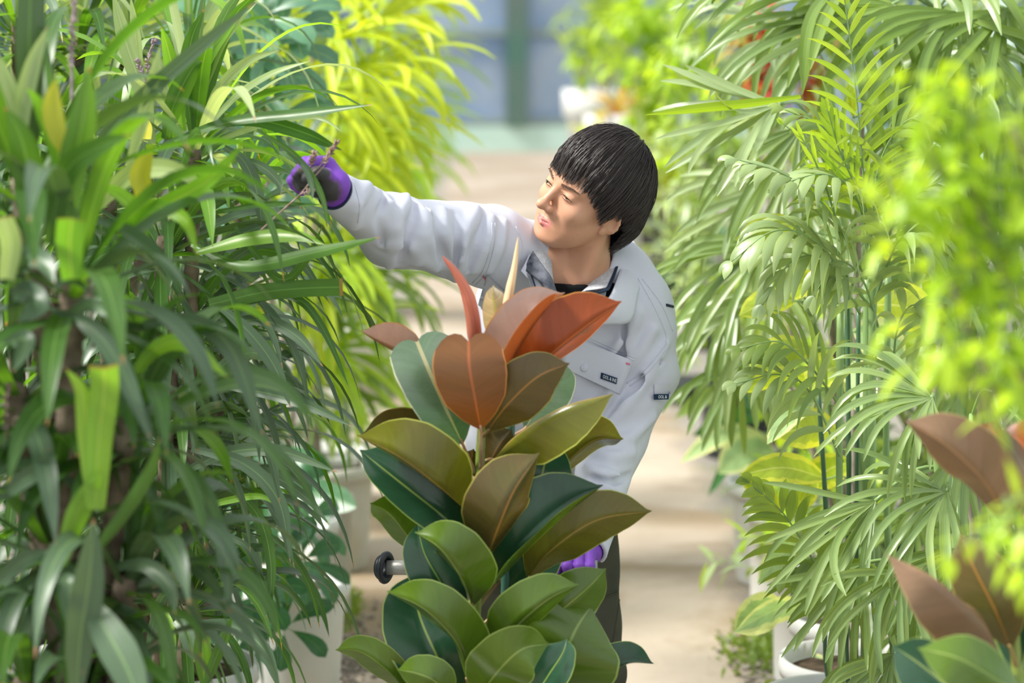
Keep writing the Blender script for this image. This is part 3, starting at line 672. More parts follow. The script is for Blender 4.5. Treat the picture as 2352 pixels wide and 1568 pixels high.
def jacket_sdf(p):
    d = jacket_soft(p); bd = body_sdf(p)-.007
    d = smin(d, np.where((np.linalg.norm(p-NB, axis=1) < .17) | (p[:, 2] < HIPC[2]+.02), .05, bd), .008)
    d = smax(d, (p-WRR-aR*.004)@aR, .004)                    # cuff ends
    k = (np.abs(p-WRL) < .12).all(1)
    dl = (p-WRL-aL*.006)@aL; d = np.where(k, smax(d, dl, .004), d)
    d = smax(d, (P(1230, 1190, 5.0)[2]-p[:, 2]) if True else d, .006)*1.0 if False else d
    hem = P(1230, 1205, 5.0)[2]-p[:, 2]; far = (np.linalg.norm(p-WRL, axis=1) > .16) & (cap_(p, ELL, WRL, .07) > 0)
    d = np.where(far, np.maximum(d, hem), d)
    # neck opening: V in front plus a round hole
    hole = cap_(p, NB+[0, -.01, .2], NB+[0, .012, -.04], .066, .060)
    vee = cap_(p, P(1305, 640, 4.80), P(1275, 700, 4.77), .045, .018)
    d = smax(d, -hole, .006); d = smax(d, -vee, .006)
    d = smax(d, -cap_(p, WRR, WRR+aR*.06, .0315, .0315), .002)
    d = smax(d, -cap_(p, WRL, WRL+aL*.06, .035, .035), .002)
    return d
v, f = mesh_sdf(jacket_sdf, np.arange(-.46, .40, .0038), np.arange(4.32, 5.18, .0038), np.arange(.72, 1.52, .0038))
mb = MB(); mb.add(v, f); jacket = mb.build('jacket', M['cloth'], person)
def sheet(mb, a, b, n=24, m=10, th=.0016, bulge=0., mid=None):
    """thick cloth panel lofted between two lines"""
    A = spline(a, n); Bq = spline(b, n); t = np.linspace(0, 1, m)[None, :, None]
    g = A[:, None]*(1-t)+Bq[:, None]*t
    du = np.gradient(g, axis=0); dv = np.gradient(g, axis=1); N = vn(np.cross(du, dv)); V = vn(g-CAM)
    sg = -np.sign((N*V).sum(-1, keepdims=True)); N = N*np.median(sg)
    g = g+N*(bulge*np.sin(t*PI))
    top = g+N*th/2; bot = g-N*th/2
    ring = np.concatenate([top, bot[:, ::-1]], 1)
    mb.grid(ring, None, .5, True)
    for i in (0, -1):
        mb.grid(np.stack([top[i], bot[i]]), None, .5)
def on(px, py, up=.0, fn=jacket_sdf):
    q = trace(fn, px, py); return None if q is None else q-ray(px, py)*up
def seam(pts, r=.0009, mat='cloth', name='seam', n=30, up=.0, par=None):
    xy = np.array(spline([(x, y, 0) for x, y in pts], n))[:, :2]; q, h, D = traceN(jacket_sdf, xy[:, 0], xy[:, 1]); q = (q-D*up)[h]
    if len(q) > 2: mb = MB(); tube(mb, np.array(q), r, 5); return mb.build(name, M[mat], par or jacket)
# black t-shirt and neck lining
mb = MB()
def tee(p):
    d = body_sdf(p)-.012; d = smax(d, -cap_(p, NB+[0, -.03, .2], NB+[0, -.012, -.006], .066, .060), .003)
    return np.maximum(np.maximum(d, p[:, 2]-NB[2]-.02), np.linalg.norm(p-P(1328, 690, 4.85), axis=1)-.092)
v, f = mesh_sdf(tee, np.arange(-.15, .36, .006), np.arange(4.70, 5.15, .006), np.arange(.95, 1.40, .006)); mb.add(v, f); mb.build('tshirt', M['tee'], person)
# collar, image-right side: stand facing inwards (mottled), navy piping, big turned-down leaf outside
def pc(*a): return np.array([P(*q) for q in a])
inR = pc((1412, 560, 5.0), (1405, 605, 4.92), (1375, 650, 4.83), (1335, 672, 4.77), (1290, 690, 4.75))
outR = pc((1440, 556, 5.0), (1425, 612, 4.89), (1388, 655, 4.795), (1348, 668, 4.745), (1262, 702, 4.725))
edR = pc((1424, 552, 5.0), (1416, 600, 4.895), (1396, 648, 4.80), (1384, 662, 4.77), (1345, 668, 4.745))
mb = MB(); sheet(mb, pc((1408, 556, 5.0), (1396, 590, 4.94), (1370, 625, 4.87), (1345, 660, 4.81), (1320, 690, 4.79)), pc((1428, 552, 4.99), (1418, 600, 4.89), (1398, 650, 4.80), (1388, 661, 4.775), (1345, 667, 4.74)), bulge=.004); col_ = mb.build('collar', M['cloth2'], jacket)
mb = MB(); sheet(mb, pc((1426, 552, 4.99), (1418, 600, 4.888), (1399, 650, 4.798), (1389, 664, 4.768), (1345, 669, 4.738)), pc((1432, 554, 4.985), (1423, 602, 4.885), (1404, 654, 4.79), (1391, 669, 4.763), (1335, 679, 4.735)), th=.003); mb.build('collar_piping', M['navy'], col_)
mb = MB(); sheet(mb, pc((1392, 668, 4.772), (1345, 676, 4.745), (1300, 695, 4.735), (1262, 722, 4.735)), pc((1385, 690, 4.765), (1340, 700, 4.74), (1300, 722, 4.73), (1270, 745, 4.73)), bulge=.003); mb.build('collar_lining', M['camo'], col_)
mb = MB(); sheet(mb, pc((1438, 553, 5.0), (1427, 608, 4.885), (1410, 660, 4.79), (1395, 690, 4.76), (1378, 722, 4.755)), pc((1462, 566, 5.0), (1478, 618, 4.925), (1464, 680, 4.835), (1447, 738, 4.795), (1384, 745, 4.757)), bulge=.006, th=.003); mb.build('collar_leaf', M['cloth'], col_)
# collar, image-left side
mb = MB(); sheet(mb, pc((1262, 560, 4.90), (1250, 600, 4.83), (1255, 650, 4.775), (1262, 700, 4.755)), pc((1232, 548, 4.86), (1218, 575, 4.805), (1208, 600, 4.77), (1196, 622, 4.758)), bulge=.003, th=.003); mb.build('collar_leaf', M['cloth'], col_)
mb = MB(); sheet(mb, pc((1268, 556, 4.87), (1267, 600, 4.815), (1272, 660, 4.765)), pc((1228, 548, 4.85), (1226, 580, 4.795), (1262, 632, 4.757)), bulge=.003); mb.build('collar', M['cloth2'], jacket)
mb = MB(); sheet(mb, pc((1224, 576, 4.785), (1248, 612, 4.765), (1268, 640, 4.752), (1285, 690, 4.745)), pc((1204, 620, 4.762), (1230, 638, 4.748), (1250, 660, 4.742), (1262, 700, 4.74)), bulge=.003, th=.003); mb.build('collar_lining', M['camo'], jacket)
# zip placket on the image-left edge of the opening
mb = MB(); sheet(mb, pc((1208, 626, 4.765), (1222, 670, 4.752), (1236, 730, 4.745), (1244, 800, 4.75)), pc((1240, 640, 4.757), (1250, 680, 4.747), (1258, 730, 4.742), (1262, 800, 4.75)), th=.003); mb.build('placket', M['cloth'], jacket)
mb = MB()
for t in np.linspace(0, 1, 46):
    q = spline(pc((1212, 628, 4.758), (1224, 660, 4.746), (1234, 700, 4.740), (1240, 760, 4.74)), 46)[int(t*45)]; box(mb, q-[.0022, .001, .0007], q+[.0022, .001, .0007])
mb.build('zip', M['zip'], jacket, smooth=False)
mb = MB(); tube(mb, spline(pc((1219, 628, 4.755), (1230, 660, 4.743), (1240, 700, 4.737), (1246, 760, 4.737)), 20), .0016, 6); mb.build('zip_tape', M['navy'], jacket)
# panels laid on the cloth
def patch(corners, name, mat='cloth', up=.0035, n=16, m=12, par=None, th=.003, base=None):
    (a, b, c, d) = [np.array(x, float) for x in corners]; g = np.zeros((n, m, 3))   # a-b top edge, d-c bottom edge
    u, w_ = np.meshgrid(np.linspace(0, 1, m), np.linspace(0, 1, n)); u = u[..., None]; w_ = w_[..., None]
    q2 = ((a*(1-u)+b*u)*(1-w_)+(d*(1-u)+c*u)*w_).reshape(-1, 2); r_, h, D = traceN(jacket_soft, q2[:, 0], q2[:, 1]); r_ = r_-D*up
    if h.any(): r_[~h] = r_[h].mean(0)
    t_ = np.linalg.norm(r_-CAM, axis=1); uu, ww = u.ravel(), w_.ravel(); Am = np.stack([np.ones_like(uu), uu, ww, uu*uu, uu*ww, ww*ww], 1); sel = np.ones(len(t_), bool)
    for _ in range(4):
        co, *_x = np.linalg.lstsq(Am[sel], t_[sel], rcond=None); res = t_-Am@co; sel = np.abs(res) < max(.004, 1.5*res[sel].std())
    fit = Am@co; fit = np.minimum(fit, t_+.01) + min(0, np.percentile(res[sel], 8)); r_ = CAM+D*np.minimum(fit, t_+.004)[:, None]
    if base is not None:   # lie on an earlier panel
        bp = base.reshape(-1, 3)-CAM; dpt = bp@FV; bx_ = 1176+FPX*bp[:, 0]/dpt; by_ = 784-FPX*(bp@UV_)/dpt; f_ = lambda x, y: np.stack([np.ones_like(x), x/1000, y/1000, x*x/1e6, x*y/1e6, y*y/1e6], 1)
        co, *_x = np.linalg.lstsq(f_(bx_, by_), np.linalg.norm(bp, axis=1), rcond=None); r_ = CAM+D*(f_(q2[:, 0], q2[:, 1])@co-up)[:, None]
    g = r_.reshape(n, m, 3)
    V = ray(*((a+c)/2)); mb = MB(); ring = np.concatenate([g, (g+V*th*2)[:, ::-1]], 1); mb.grid(ring, None, .5, True)
    for i in (0, -1): mb.grid(np.stack([g[i], g[i]+V*th*2]), None, .5)
    return mb.build(name, M[mat], par or jacket), g
flap, gf = patch([(1290, 765), (1455, 828), (1424, 905), (1290, 842)], 'pocket_flap', up=.005)
patch([(1118, 632), (1172, 682), (1150, 738), (1097, 700)], 'pocket_flap', up=.003)
_p, gp = patch([(1502, 882), (1541, 880), (1540, 905), (1503, 906)], 'pen_pocket', up=.002)
lb1, g1 = patch([(1381, 855), (1418, 868), (1416, 882), (1379, 869)], 'label', 'label', up=.002, n=4, m=6, th=.0006, base=gf)
lb2, g2 = patch([(1501, 905), (1537, 904), (1536, 917), (1502, 918)], 'label', 'label', up=.007, n=4, m=8, th=.0008)
patch([(1438, 832), (1448, 835), (1447, 838), (1437, 835)], 'bartack', 'bartack', up=.002, n=3, m=3, th=.0006, base=gf)
patch([(1110, 634), (1117, 643), (1115, 645), (1108, 636)], 'bartack', 'bartack', up=.006, n=3, m=3, th=.001)
mb = MB(); uvsphere(mb, gf[11, 4], (.0085, .004, .0085)); mb.build('button', M['cloth'], flap)
def text(s, g, par, frac=(.06, .94)):
    cu = bpy.data.curves.new('t', 'FONT'); cu.body = s; cu.size = 1; cu.resolution_u = 2; ob = bpy.data.objects.new('t', cu); C.objects.link(ob)
    bpy.context.view_layer.update(); me = bpy.data.meshes.new_from_object(ob.evaluated_get(bpy.context.evaluated_depsgraph_get())); bpy.data.objects.remove(ob)
    co = np.array([x.co for x in me.vertices]); lo, hi = co.min(0), co.max(0); n, m = g.shape[:2]
    for x in me.vertices:
        u = frac[0]+(frac[1]-frac[0])*(x.co.x-lo[0])/(hi[0]-lo[0]); t = .22+.56*(1-(x.co.y-lo[1])/(hi[1]-lo[1]))
        a = g[0, 0]*(1-u)+g[0, -1]*u; b = g[-1, 0]*(1-u)+g[-1, -1]*u; x.co = Vector(a*(1-t)+b*t-ray(1400, 880)*.0006)
    l = par; off = Vector((0, 0, 0))
    while l is not None: off += l.location; l = l.parent
    for x in me.vertices: x.co = x.co-off
    o = bpy.data.objects.new('lettering', me); C.objects.link(o); o.parent = par; me.materials.append(M['lettering'])
text('OOL & INE', g1, lb1, (.14, .96)); text('OOL &', g2, lb2, (.3, .86))
seam([(1293, 752), (1350, 775), (1460, 822)]); seam([(1293, 758), (1350, 781), (1457, 828)])
seam([(1475, 640), (1520, 700), (1545, 760)]); seam([(1466, 640), (1500, 700), (1528, 762), (1530, 790)])
seam([(1530, 790), (1490, 840), (1440, 880)]); seam([(1535, 795), (1496, 846), (1446, 886)])
seam([(1130, 512), (1128, 560), (1110, 620), (1085, 650)]); seam([(1137, 512), (1136, 560), (1118, 624), (1092, 655)])
seam([(1530, 700), (1546, 704)], .0030, 'navy', 'piping'); seam([(1185, 520), (1200, 560), (1196, 600)])
seam([(822, 512), (826, 470), (812, 416)]); seam([(1300, 910), (1322, 1000), (1310, 1100)])
# cuff linings
for c_, a_, r_ in ((WRR, aR, .034), (WRL, aL, .038)):
    pass
# trousers
def trouser_sdf(p):
    d = ell(p, HIPC+[0, 0, -.02], (.165, .125, .14)); wz = HIPC[2]+.05-p[:, 2]
    for hx, kx, an in ((.08, P(1355, 1540, 4.93), np.array([.14, 5.02, .09])), (-.075, P(1185, 1540, 5.0), np.array([-.02, 5.15, .09]))):
        h = HIPC+[hx, 0, -.06]; d = smin(d, cap_(p, h, kx, .092, .070), .03); d = smin(d, cap_(p, kx, an, .070, .055), .03)
    d = d-.002*np.sin(p[:, 2]*60+p[:, 0]*40)*np.sin(p[:, 0]*35)
    d = smax(d, -wz*-1-.0, .005) if False else d
    return np.maximum(d, .07-p[:, 2])
v, f = mesh_sdf(trouser_sdf, np.arange(-.2, .34, .007), np.arange(4.75, 5.35, .007), np.arange(.05, 1.05, .007))
mb = MB(); mb.add(v, f); trs = mb.build('trousers', M['trouser'], person)
def seamT(pts, r=.002):
    xy = np.array(spline([(x, y, 0) for x, y in pts], 16))[:, :2]; q, h, _ = traceN(trouser_sdf, xy[:, 0], xy[:, 1]); q = q[h]
    if len(q) > 2: mb = MB(); tube(mb, np.array(q), r, 5); return mb.build('seam', M['trouser'], trs)
seamT([(1350, 1378), (1400, 1362), (1436, 1345)]); seamT([(1350, 1384), (1400, 1368), (1436, 1351)]); seamT([(1425, 1240), (1425, 1350), (1405, 1500)])
for an in (np.array([.14, 5.02, 0]), np.array([-.02, 5.15, 0])):
    bs = lambda p: smax(smin(cap_(p, an+[0, .02, .11], an+[0, .03, .05], .052, .048), cap_(p, an+[0, .02, .04], an+[-.07, -.16, .035], .042, .04), .03), -p[:, 2], .004)
    v, f = mesh_sdf(bs, np.arange(-.2, .25, .008), np.arange(4.75, 5.3, .008), np.arange(-.02, .2, .008)); mb = MB(); mb.add(v, f); mb.build('boot', M['boot'], person)

# gloves -------------------------------------------------------------------------------------------
def glove(name, fingers, palm, coat, lo, hi, cuff, h=.0022, par=None):
    def fn(p):
        d = None
        for a, b, r0, r1 in palm: q = cap_(p, a, b, r0, r1); d = q if d is None else smin(d, q, .012)
        for a, b, r0, r1 in cuff: d = smin(d, cap_(p, a, b, r0, r1), .006)
        for fg in fingers:
            e = None
            for (a, b, r0, r1) in fg: q = cap_(p, a, b, r0, r1); e = q if e is None else smin(e, q, .004)
            d = smin(d, e, .0035)
        return d
    v, f = mesh_sdf(fn, np.arange(lo[0], hi[0], h), np.arange(lo[1], hi[1], h), np.arange(lo[2], hi[2], h))
    mb = MB(); mb.add(v, f, None, coat(v)); return mb.build(name, M['glove'], par or person), fn
G = lambda a, b, dy: P(a, b, 4.40+dy)
fing = [  # index .. little, then thumb ; knuckle, middle joint, tip
 [G(748, 372, .0), G(716, 372, -.032), G(700, 392, -.042), G(712, 408, -.030)],
 [G(742, 378, .022), G(702, 374, -.016), G(683, 398, -.030), G(698, 422, -.026)],
 [G(738, 394, .038), G(690, 392, .004), G(672, 414, -.014), G(688, 432, -.016)],
 [G(740, 412, .048), G(694, 408, .022), G(676, 424, .006), G(694, 440, -.004)]]
rad = [(.0120, .0112, .0105, .0098), (.0122, .0115, .0105, .0098), (.0118, .0108, .0100, .0092), (.0105, .0098, .0092, .0085)]
fl = []
for j, r in zip(fing, rad): fl.append([(j[i], j[i+1], r[i], r[i+1]) for i in range(3)])
th_ = [G(757, 430, -.018), G(750, 402, -.038), G(728, 396, -.050), G(704, 410, -.052)]
fl.append([(th_[0], th_[1], .0150, .0125), (th_[1], th_[2], .0120, .0112), (th_[2], th_[3], .0112, .0098)])
palm = [(WRR+aR*-.01, G(748, 385, .010), .030, .022), (G(770, 420, 0), G(742, 408, .030), .026, .021), (G(772, 425, -.008), G(752, 415, -.012), .024, .020), (G(760, 432, .0), G(730, 432, .010), .022, .018)]
def coatR(v):
    # coating on the palm side: low and towards the camera / fingertips and thumb
    n = G(735, 452, -.05); e = np.clip(1.35-np.linalg.norm((v-n)*[1, .7, 1], axis=1)/.047, 0, 1)
    for c_, r in ((G(704, 408, -.045), .020), (G(735, 398, -.06), .019), (G(694, 420, -.035), .020)):
        e = np.maximum(e, np.clip(1.6-np.linalg.norm(v-c_, axis=1)/r, 0, 1))
    return e
lo = G(640, 500, -.12); hi = G(830, 330, .12)
gr_, gfn = glove('glove', fl, palm, coatR, lo, hi, [(WRR-aR*.03, WRR+aR*.006, .0305, .031)])
mb = MB(); a = np.linspace(0, 2*PI, 40, endpoint=False); e1 = nrm(np.cross(aR, [0, 0, 1])); e2 = np.cross(aR, e1)
q = np.array([WRR+aR*.004+(e1*math.cos(t)+e2*math.sin(t))*.0335 for t in list(a)+[0]]); tube(mb, q, .0026, 8); mb.build('cuff_rim', M['navy'], gr_)
# left glove closed round the handle bar
BARY = 4.50; BZ = P(1200, 1303, BARY)
B_ = lambda dx, dy, dz: np.array([P(1318, 1303, BARY)[0]+dx, BARY+dy, BZ[2]+dz])
fl = []
for k, (x, r) in enumerate(((-.036, .0105), (-.013, .0110), (.010, .0105), (.031, .0095))):
    j = [B_(x+.002, .028, .022), B_(x, -.004, .031), B_(x-.001, -.030, .010), B_(x, -.022, -.020), B_(x, -.001, -.028)]
    fl.append([(j[i], j[i+1], r*1.1-i*.0006, r*1.1-(i+1)*.0006) for i in range(4)])
j = [B_(-.020, .038, .012), B_(-.044, .026, -.006), B_(-.052, .004, -.024), B_(-.040, -.016, -.028)]
fl.append([(j[i], j[i+1], .0135-i*.001, .0125-i*.001) for i in range(3)])
palm = [(WRL+aL*.0, B_(-.028, .034, .016), .028, .018), (WRL+aL*.0, B_(.022, .036, .014), .028, .018), (B_(-.028, .036, .012), B_(.024, .038, .010), .018, .017)]
glove('glove', fl, palm, lambda v: np.clip(.5+(B_(0, 0, -.004)[2]-v[:, 2])/.01, 0, 1), B_(-.11, -.09, -.09), B_(.11, .17, .13), [(WRL-aL*.03, WRL+aL*.004, .033, .033)])
# ------------------------------------------------------------------ pots, stems, generators
def pot(par, x, y, r=.16, h=.30, mat='pot', z0=0., name='pot'):
    mb = MB(); lathe(mb, (x, y, z0), [(.001, 0), (r*.80, 0), (r*.82, .01), (r*.94, h*.84), (r*.95, h*.86), (r*1.03, h*.87), (r*1.05, h*.93), (r*1.03, h), (r*.97, h), (r*.95, h*.9), (r*.93, h*.88), (.001, h*.88)], 40)
    o = mb.build(name, M[mat], par)
    mb = MB(); lathe(mb, (x, y, z0), [(r*.945, h*.885), (r*.6, h*.90), (.001, h*.91)], 24); mb.build('soil', M['soil'], o)
    return o
def rings(mb, pts, r, step=.03, amp=.12, k=10):
    L = np.linalg.norm(np.diff(pts, axis=0), axis=1).sum(); n = max(6, int(L/step)*3); c = spline(pts, n); rr = np.array([r*(1+amp*(i % 3 == 0)) for i in range(n)])
    tube(mb, c, rr, k)
def rosette(mb, c, axis, n=34, L=.55, W=.04, rs=None, droop=1.0, mats=(0,), spread=(.1, 1.9), prof='strap', seg=14, fold=.28, az0=None, azw=None, cols=3):
    rs = rs or np.random.RandomState(1); ax = nrm(np.array(axis, float)); e1 = nrm(np.cross(ax, [.3, .9, .1])); e2 = np.cross(ax, e1)
    for i in range(n):
        f = (i+.5)/n; th = spread[0]+(spread[1]-spread[0])*f**.8+rs.randn()*.08; az = i*2.39996+rs.randn()*.15
        rad = e1*math.cos(az)+e2*math.sin(az); l = L*(.70+.45*math.sin(PI*min(1, f*1.1+.12)))*(1+rs.randn()*.1)
        d = nrm(ax*math.cos(th)+rad*math.sin(th)); p = np.array(c)-ax*(f*.16*L)+rad*.006; pts = [p]; g = droop*(.9+rs.rand()*.6)
        for k in range(seg-1):
            t = (k+1)/(seg-1); d = nrm(d+np.array([0, 0, -1])*g*(t**1.3)*.28*14/seg); pts.append(pts[-1]+d*l/(seg-1))
        pts = np.array(pts); T0 = tangents(pts); side = nrm(np.cross(nrm(ax*math.cos(th)+rad*math.sin(th))+1e-6, ax)) if th > .25 else nrm(np.cross(rad, ax))
        side = np.repeat(-side[None], seg, 0) if th > .25 else np.repeat(-side[None], seg, 0)
        # top side must look towards the axis
        nn = np.cross(side[0], T0[0]);
        if nn@ax < 0 and th > .25: side = -side
        blade(mb, pts, W*(.8+rs.rand()*.35), side, prof, fold, rs.rand(), cols, 0, rs.randn()*.35, mats[rs.randint(len(mats))])
def frond(mb, pts, n=22, L=.25, W=.025, rs=None, droop=.9, ang=.85, mat=0, rmat=1, lift=.25, prof='lance', up=None, rach=.004, lenprof=None, seg=9):
    """pinnate palm leaf: rachis along pts and paired leaflets"""
    rs = rs or np.random.RandomState(2); m = 40; c = spline(pts, m); T = tangents(c)
    tube(mb, c, np.linspace(rach, rach*.35, m), 6, mi=rmat); up = nrm(np.array(up if up is not None else [0, -.25, 1.]))
    for i in range(n):
        f = .22+.78*(i/(n-1)) if n > 1 else .5; k = min(m-1, int(f*(m-1))); t = T[k]; s0 = np.cross(t, up); s0 = nrm(s0)
        N = np.cross(s0, t)
        for sgn in (-1, 1):
            a = ang*(1-.55*f)+rs.randn()*.05; d = nrm(t*math.cos(a)+s0*sgn*math.sin(a)+N*lift); l = L*math.sin(PI*min(.93, .28+f*.66))*(1+rs.randn()*.06); q = [c[k]]
            for j in range(seg-1):
                u = (j+1)/(seg-1); d = nrm(d+np.array([0, 0, -1.])*droop*u*.30); q.append(q[-1]+d*l/(seg-1))
            q = np.array(q); side = np.cross(tangents(q), N)*1.; side = vn(side)
            blade(mb, q, W*(.85+rs.rand()*.3), -side, prof, .30, rs.rand(), 3, 0, 0, mat)
def fan(mb, c, d0, up, n=16, L=.4, W=.03, rs=None, spread=2.4, droop=.6, mat=0, base=.28, stalk=None, smat=1, seg=11, prof='finger'):
    """palmate leaf: fingers spread about d0 in the plane across up, joined near the centre"""
    rs = rs or np.random.RandomState(3); c = np.array(c, float); d0 = nrm(np.array(d0, float)); up = np.array(up, float); up = nrm(up-d0*(up@d0)); s0 = np.cross(d0, up)
    if stalk is not None: tube(mb, spline([stalk, (np.array(stalk)+c)/2+[0, 0, .03], c], 12), .004, 6, mi=smat)
    for i in range(n):
        a = (i/(n-1)-.5)*spread+rs.randn()*.03; d = nrm(d0*math.cos(a)+s0*math.sin(a)+up*(.10+rs.randn()*.03)); l = L*(1-.22*abs(a)/(spread/2))*(1+rs.randn()*.05); q = [c.copy()]
        N = up-d*(up@d); fr_ = .6+rs.rand()*.9; jj = rs.randn(3)
        for j in range(seg-1):
            u = (j+1)/(seg-1); d = nrm(d+np.array([0, 0, -1.])*droop*fr_*max(0, u-.25)*.5+jj*.05); q.append(q[-1]+d*l/(seg-1))
        q = np.array(q); T = tangents(q); side = vn(np.cross(T, nrm(N)))
        blade(mb, q, W*(.85+rs.rand()*.25), -side if (np.cross(-side[0], T[0])@N) > 0 else side, prof, .32, rs.rand(), 5, 0, 0, mat)
def whorl(mb, c, axis, n=7, L=.13, W=.05, rs=None, droop=.8, mat=0, smat=1, stalk=None, prof='obov', tilt=1.25):
    rs = rs or np.random.RandomState(4); ax = nrm(np.array(axis, float)); e1 = nrm(np.cross(ax, [.2, .1, .95] if abs(ax[2]) < .9 else [1, 0, 0])); e2 = np.cross(ax, e1); c = np.array(c, float); o = rs.rand()*6
    if stalk is not None: tube(mb, spline([stalk, (np.array(stalk)+c)/2+[0, 0, .02], c], 10), .0028, 6, mi=smat)
    for i in range(n):
        az = o+i*2*PI/n+rs.randn()*.08; rad = e1*math.cos(az)+e2*math.sin(az); d = nrm(rad*math.sin(tilt)+ax*math.cos(tilt)); q = [c, c+d*L*.2]; l = L*(.85+rs.rand()*.3)
        for j in range(9): d = nrm(d+np.array([0, 0, -1.])*droop*.10*(j/4)); q.append(q[-1]+d*l/9)
        q = np.array(q); side = vn(np.cross(tangents(q), ax)); tube(mb, q[:3], .0014, 5, mi=smat)
        blade(mb, q[1:], W*(.85+rs.rand()*.3), (-side if (np.cross(-side[0], tangents(q)[0])@ax) > 0 else side)[1:], prof, .15, rs.rand(), 5, 0, 0, mat)
def spike(par, pts, r=.0016, mat='twig', name='flower_spike', side=10, rs=None):
    rs = rs or np.random.RandomState(9); mb = MB(); c = spline(pts, 50); tube(mb, c, np.linspace(r, r*.5, 50), 5); T = tangents(c)
    for i in range(side*6):
        k = int(20+29*rs.rand()); d = nrm(rs.randn(3)+T[k]); tube(mb, [c[k], c[k]+d*.004, c[k]+d*.007+T[k]*.002], [.001, .0016, .0008], 4)
    return mb.build(name, M[mat], par)

# ------------------------------------------------------------------ rubber plant on the cart, in front of the person
def rub(par, leaves, node_default, tag_=''):
    """(base, tip, [mid points], width, roll, face, material, fold, prof, node) with (px, py, depth)"""
    for i, lf in enumerate(leaves):
        pts = [P(*lf['b'])]+[P(*q) for q in lf.get('m', [])]+[P(*lf['t'])]
        mb = MB(); vleaf(mb, pts, lf['w'], lf.get('roll', 0), lf.get('face', 'U'), lf.get('prof', 'rubber'), lf.get('fold', .22), lf.get('lv', RNG.rand()), 11, 36, lf.get('tw', 0), lf.get('wave', 0.012), 0, lf.get('lobe', 0))
        o = mb.build('leaf', M[lf['mat']], par)
        mr = MB(); c = spline(pts, 30); k = 27; T = tangents(c); V = vn(c-CAM); off = (-V if lf.get('face', 'U') == 'U' else -V)*.0006
        mats = 'petiole_pink' if lf['mat'] in ('r_copper', 'r_red', 'r_pink', 'r_silver') else 'petiole'
        if 'n' in lf:
            nd = P(*lf['n']); b0 = pts[0]; q = spline([nd, (nd+b0)/2+(b0-pts[1])*.06, b0, b0+(pts[1]-b0)*.12], 14); mr2 = MB(); tube(mr2, q, np.linspace(.0042, .0026, 14), 8); mr2.build('petiole', M[mats], o)
Yc = 4.28
rp = thing('rubber_plant', 'rubber plant with copper and dark green leaves on the cart before the person', 'potted plant', P(1085, 1700, Yc)*[1, 1, 0]+[0, 0, .16])
pb = P(1070, 1800, Yc); pot(rp, pb[0], Yc, .17, .30, 'pot', .17)
stem = [np.array([pb[0], Yc, .43]), P(1073, 1700, Yc), P(1080, 1568, Yc), P(1088, 1430, Yc), P(1098, 1280, Yc), P(1104, 1150, Yc), P(1103, 1060, Yc), P(1106, 985, Yc), P(1110, 900, Yc+.01), P(1120, 800, Yc+.02)]
mb = MB(); c = spline(stem, 120); rr = np.interp(np.linspace(0, 1, 120), [0, .5, 1], [.0150, .0115, .0055]); rr = rr*(1+.10*(np.arange(120) % 13 == 0)); tube(mb, c, rr, 12); mb.build('stem', M['stemg'], rp)
mb = MB(); c = spline([np.array([pb[0]+.05, Yc+.05, .43]), P(1150, 1568, Yc+.06), P(1160, 1350, Yc+.06), P(1168, 1120, Yc+.05), P(1178, 872, Yc+.04)], 60); tube(mb, c, .0078*(1+.12*(np.arange(60) % 9 == 0)), 10); mb.build('stake', M['stake'], rp)
mb = MB(); tube(mb, spline([P(1090, 1470, Yc-.012), P(1110, 1466, Yc-.016), P(1160, 1462, Yc+.03), P(1168, 1466, Yc+.07), P(1130, 1470, Yc+.04), P(1086, 1472, Yc+.012)], 30), .0012, 5); mb.build('tie', M['twig'], rp)
D = lambda y: Yc+y
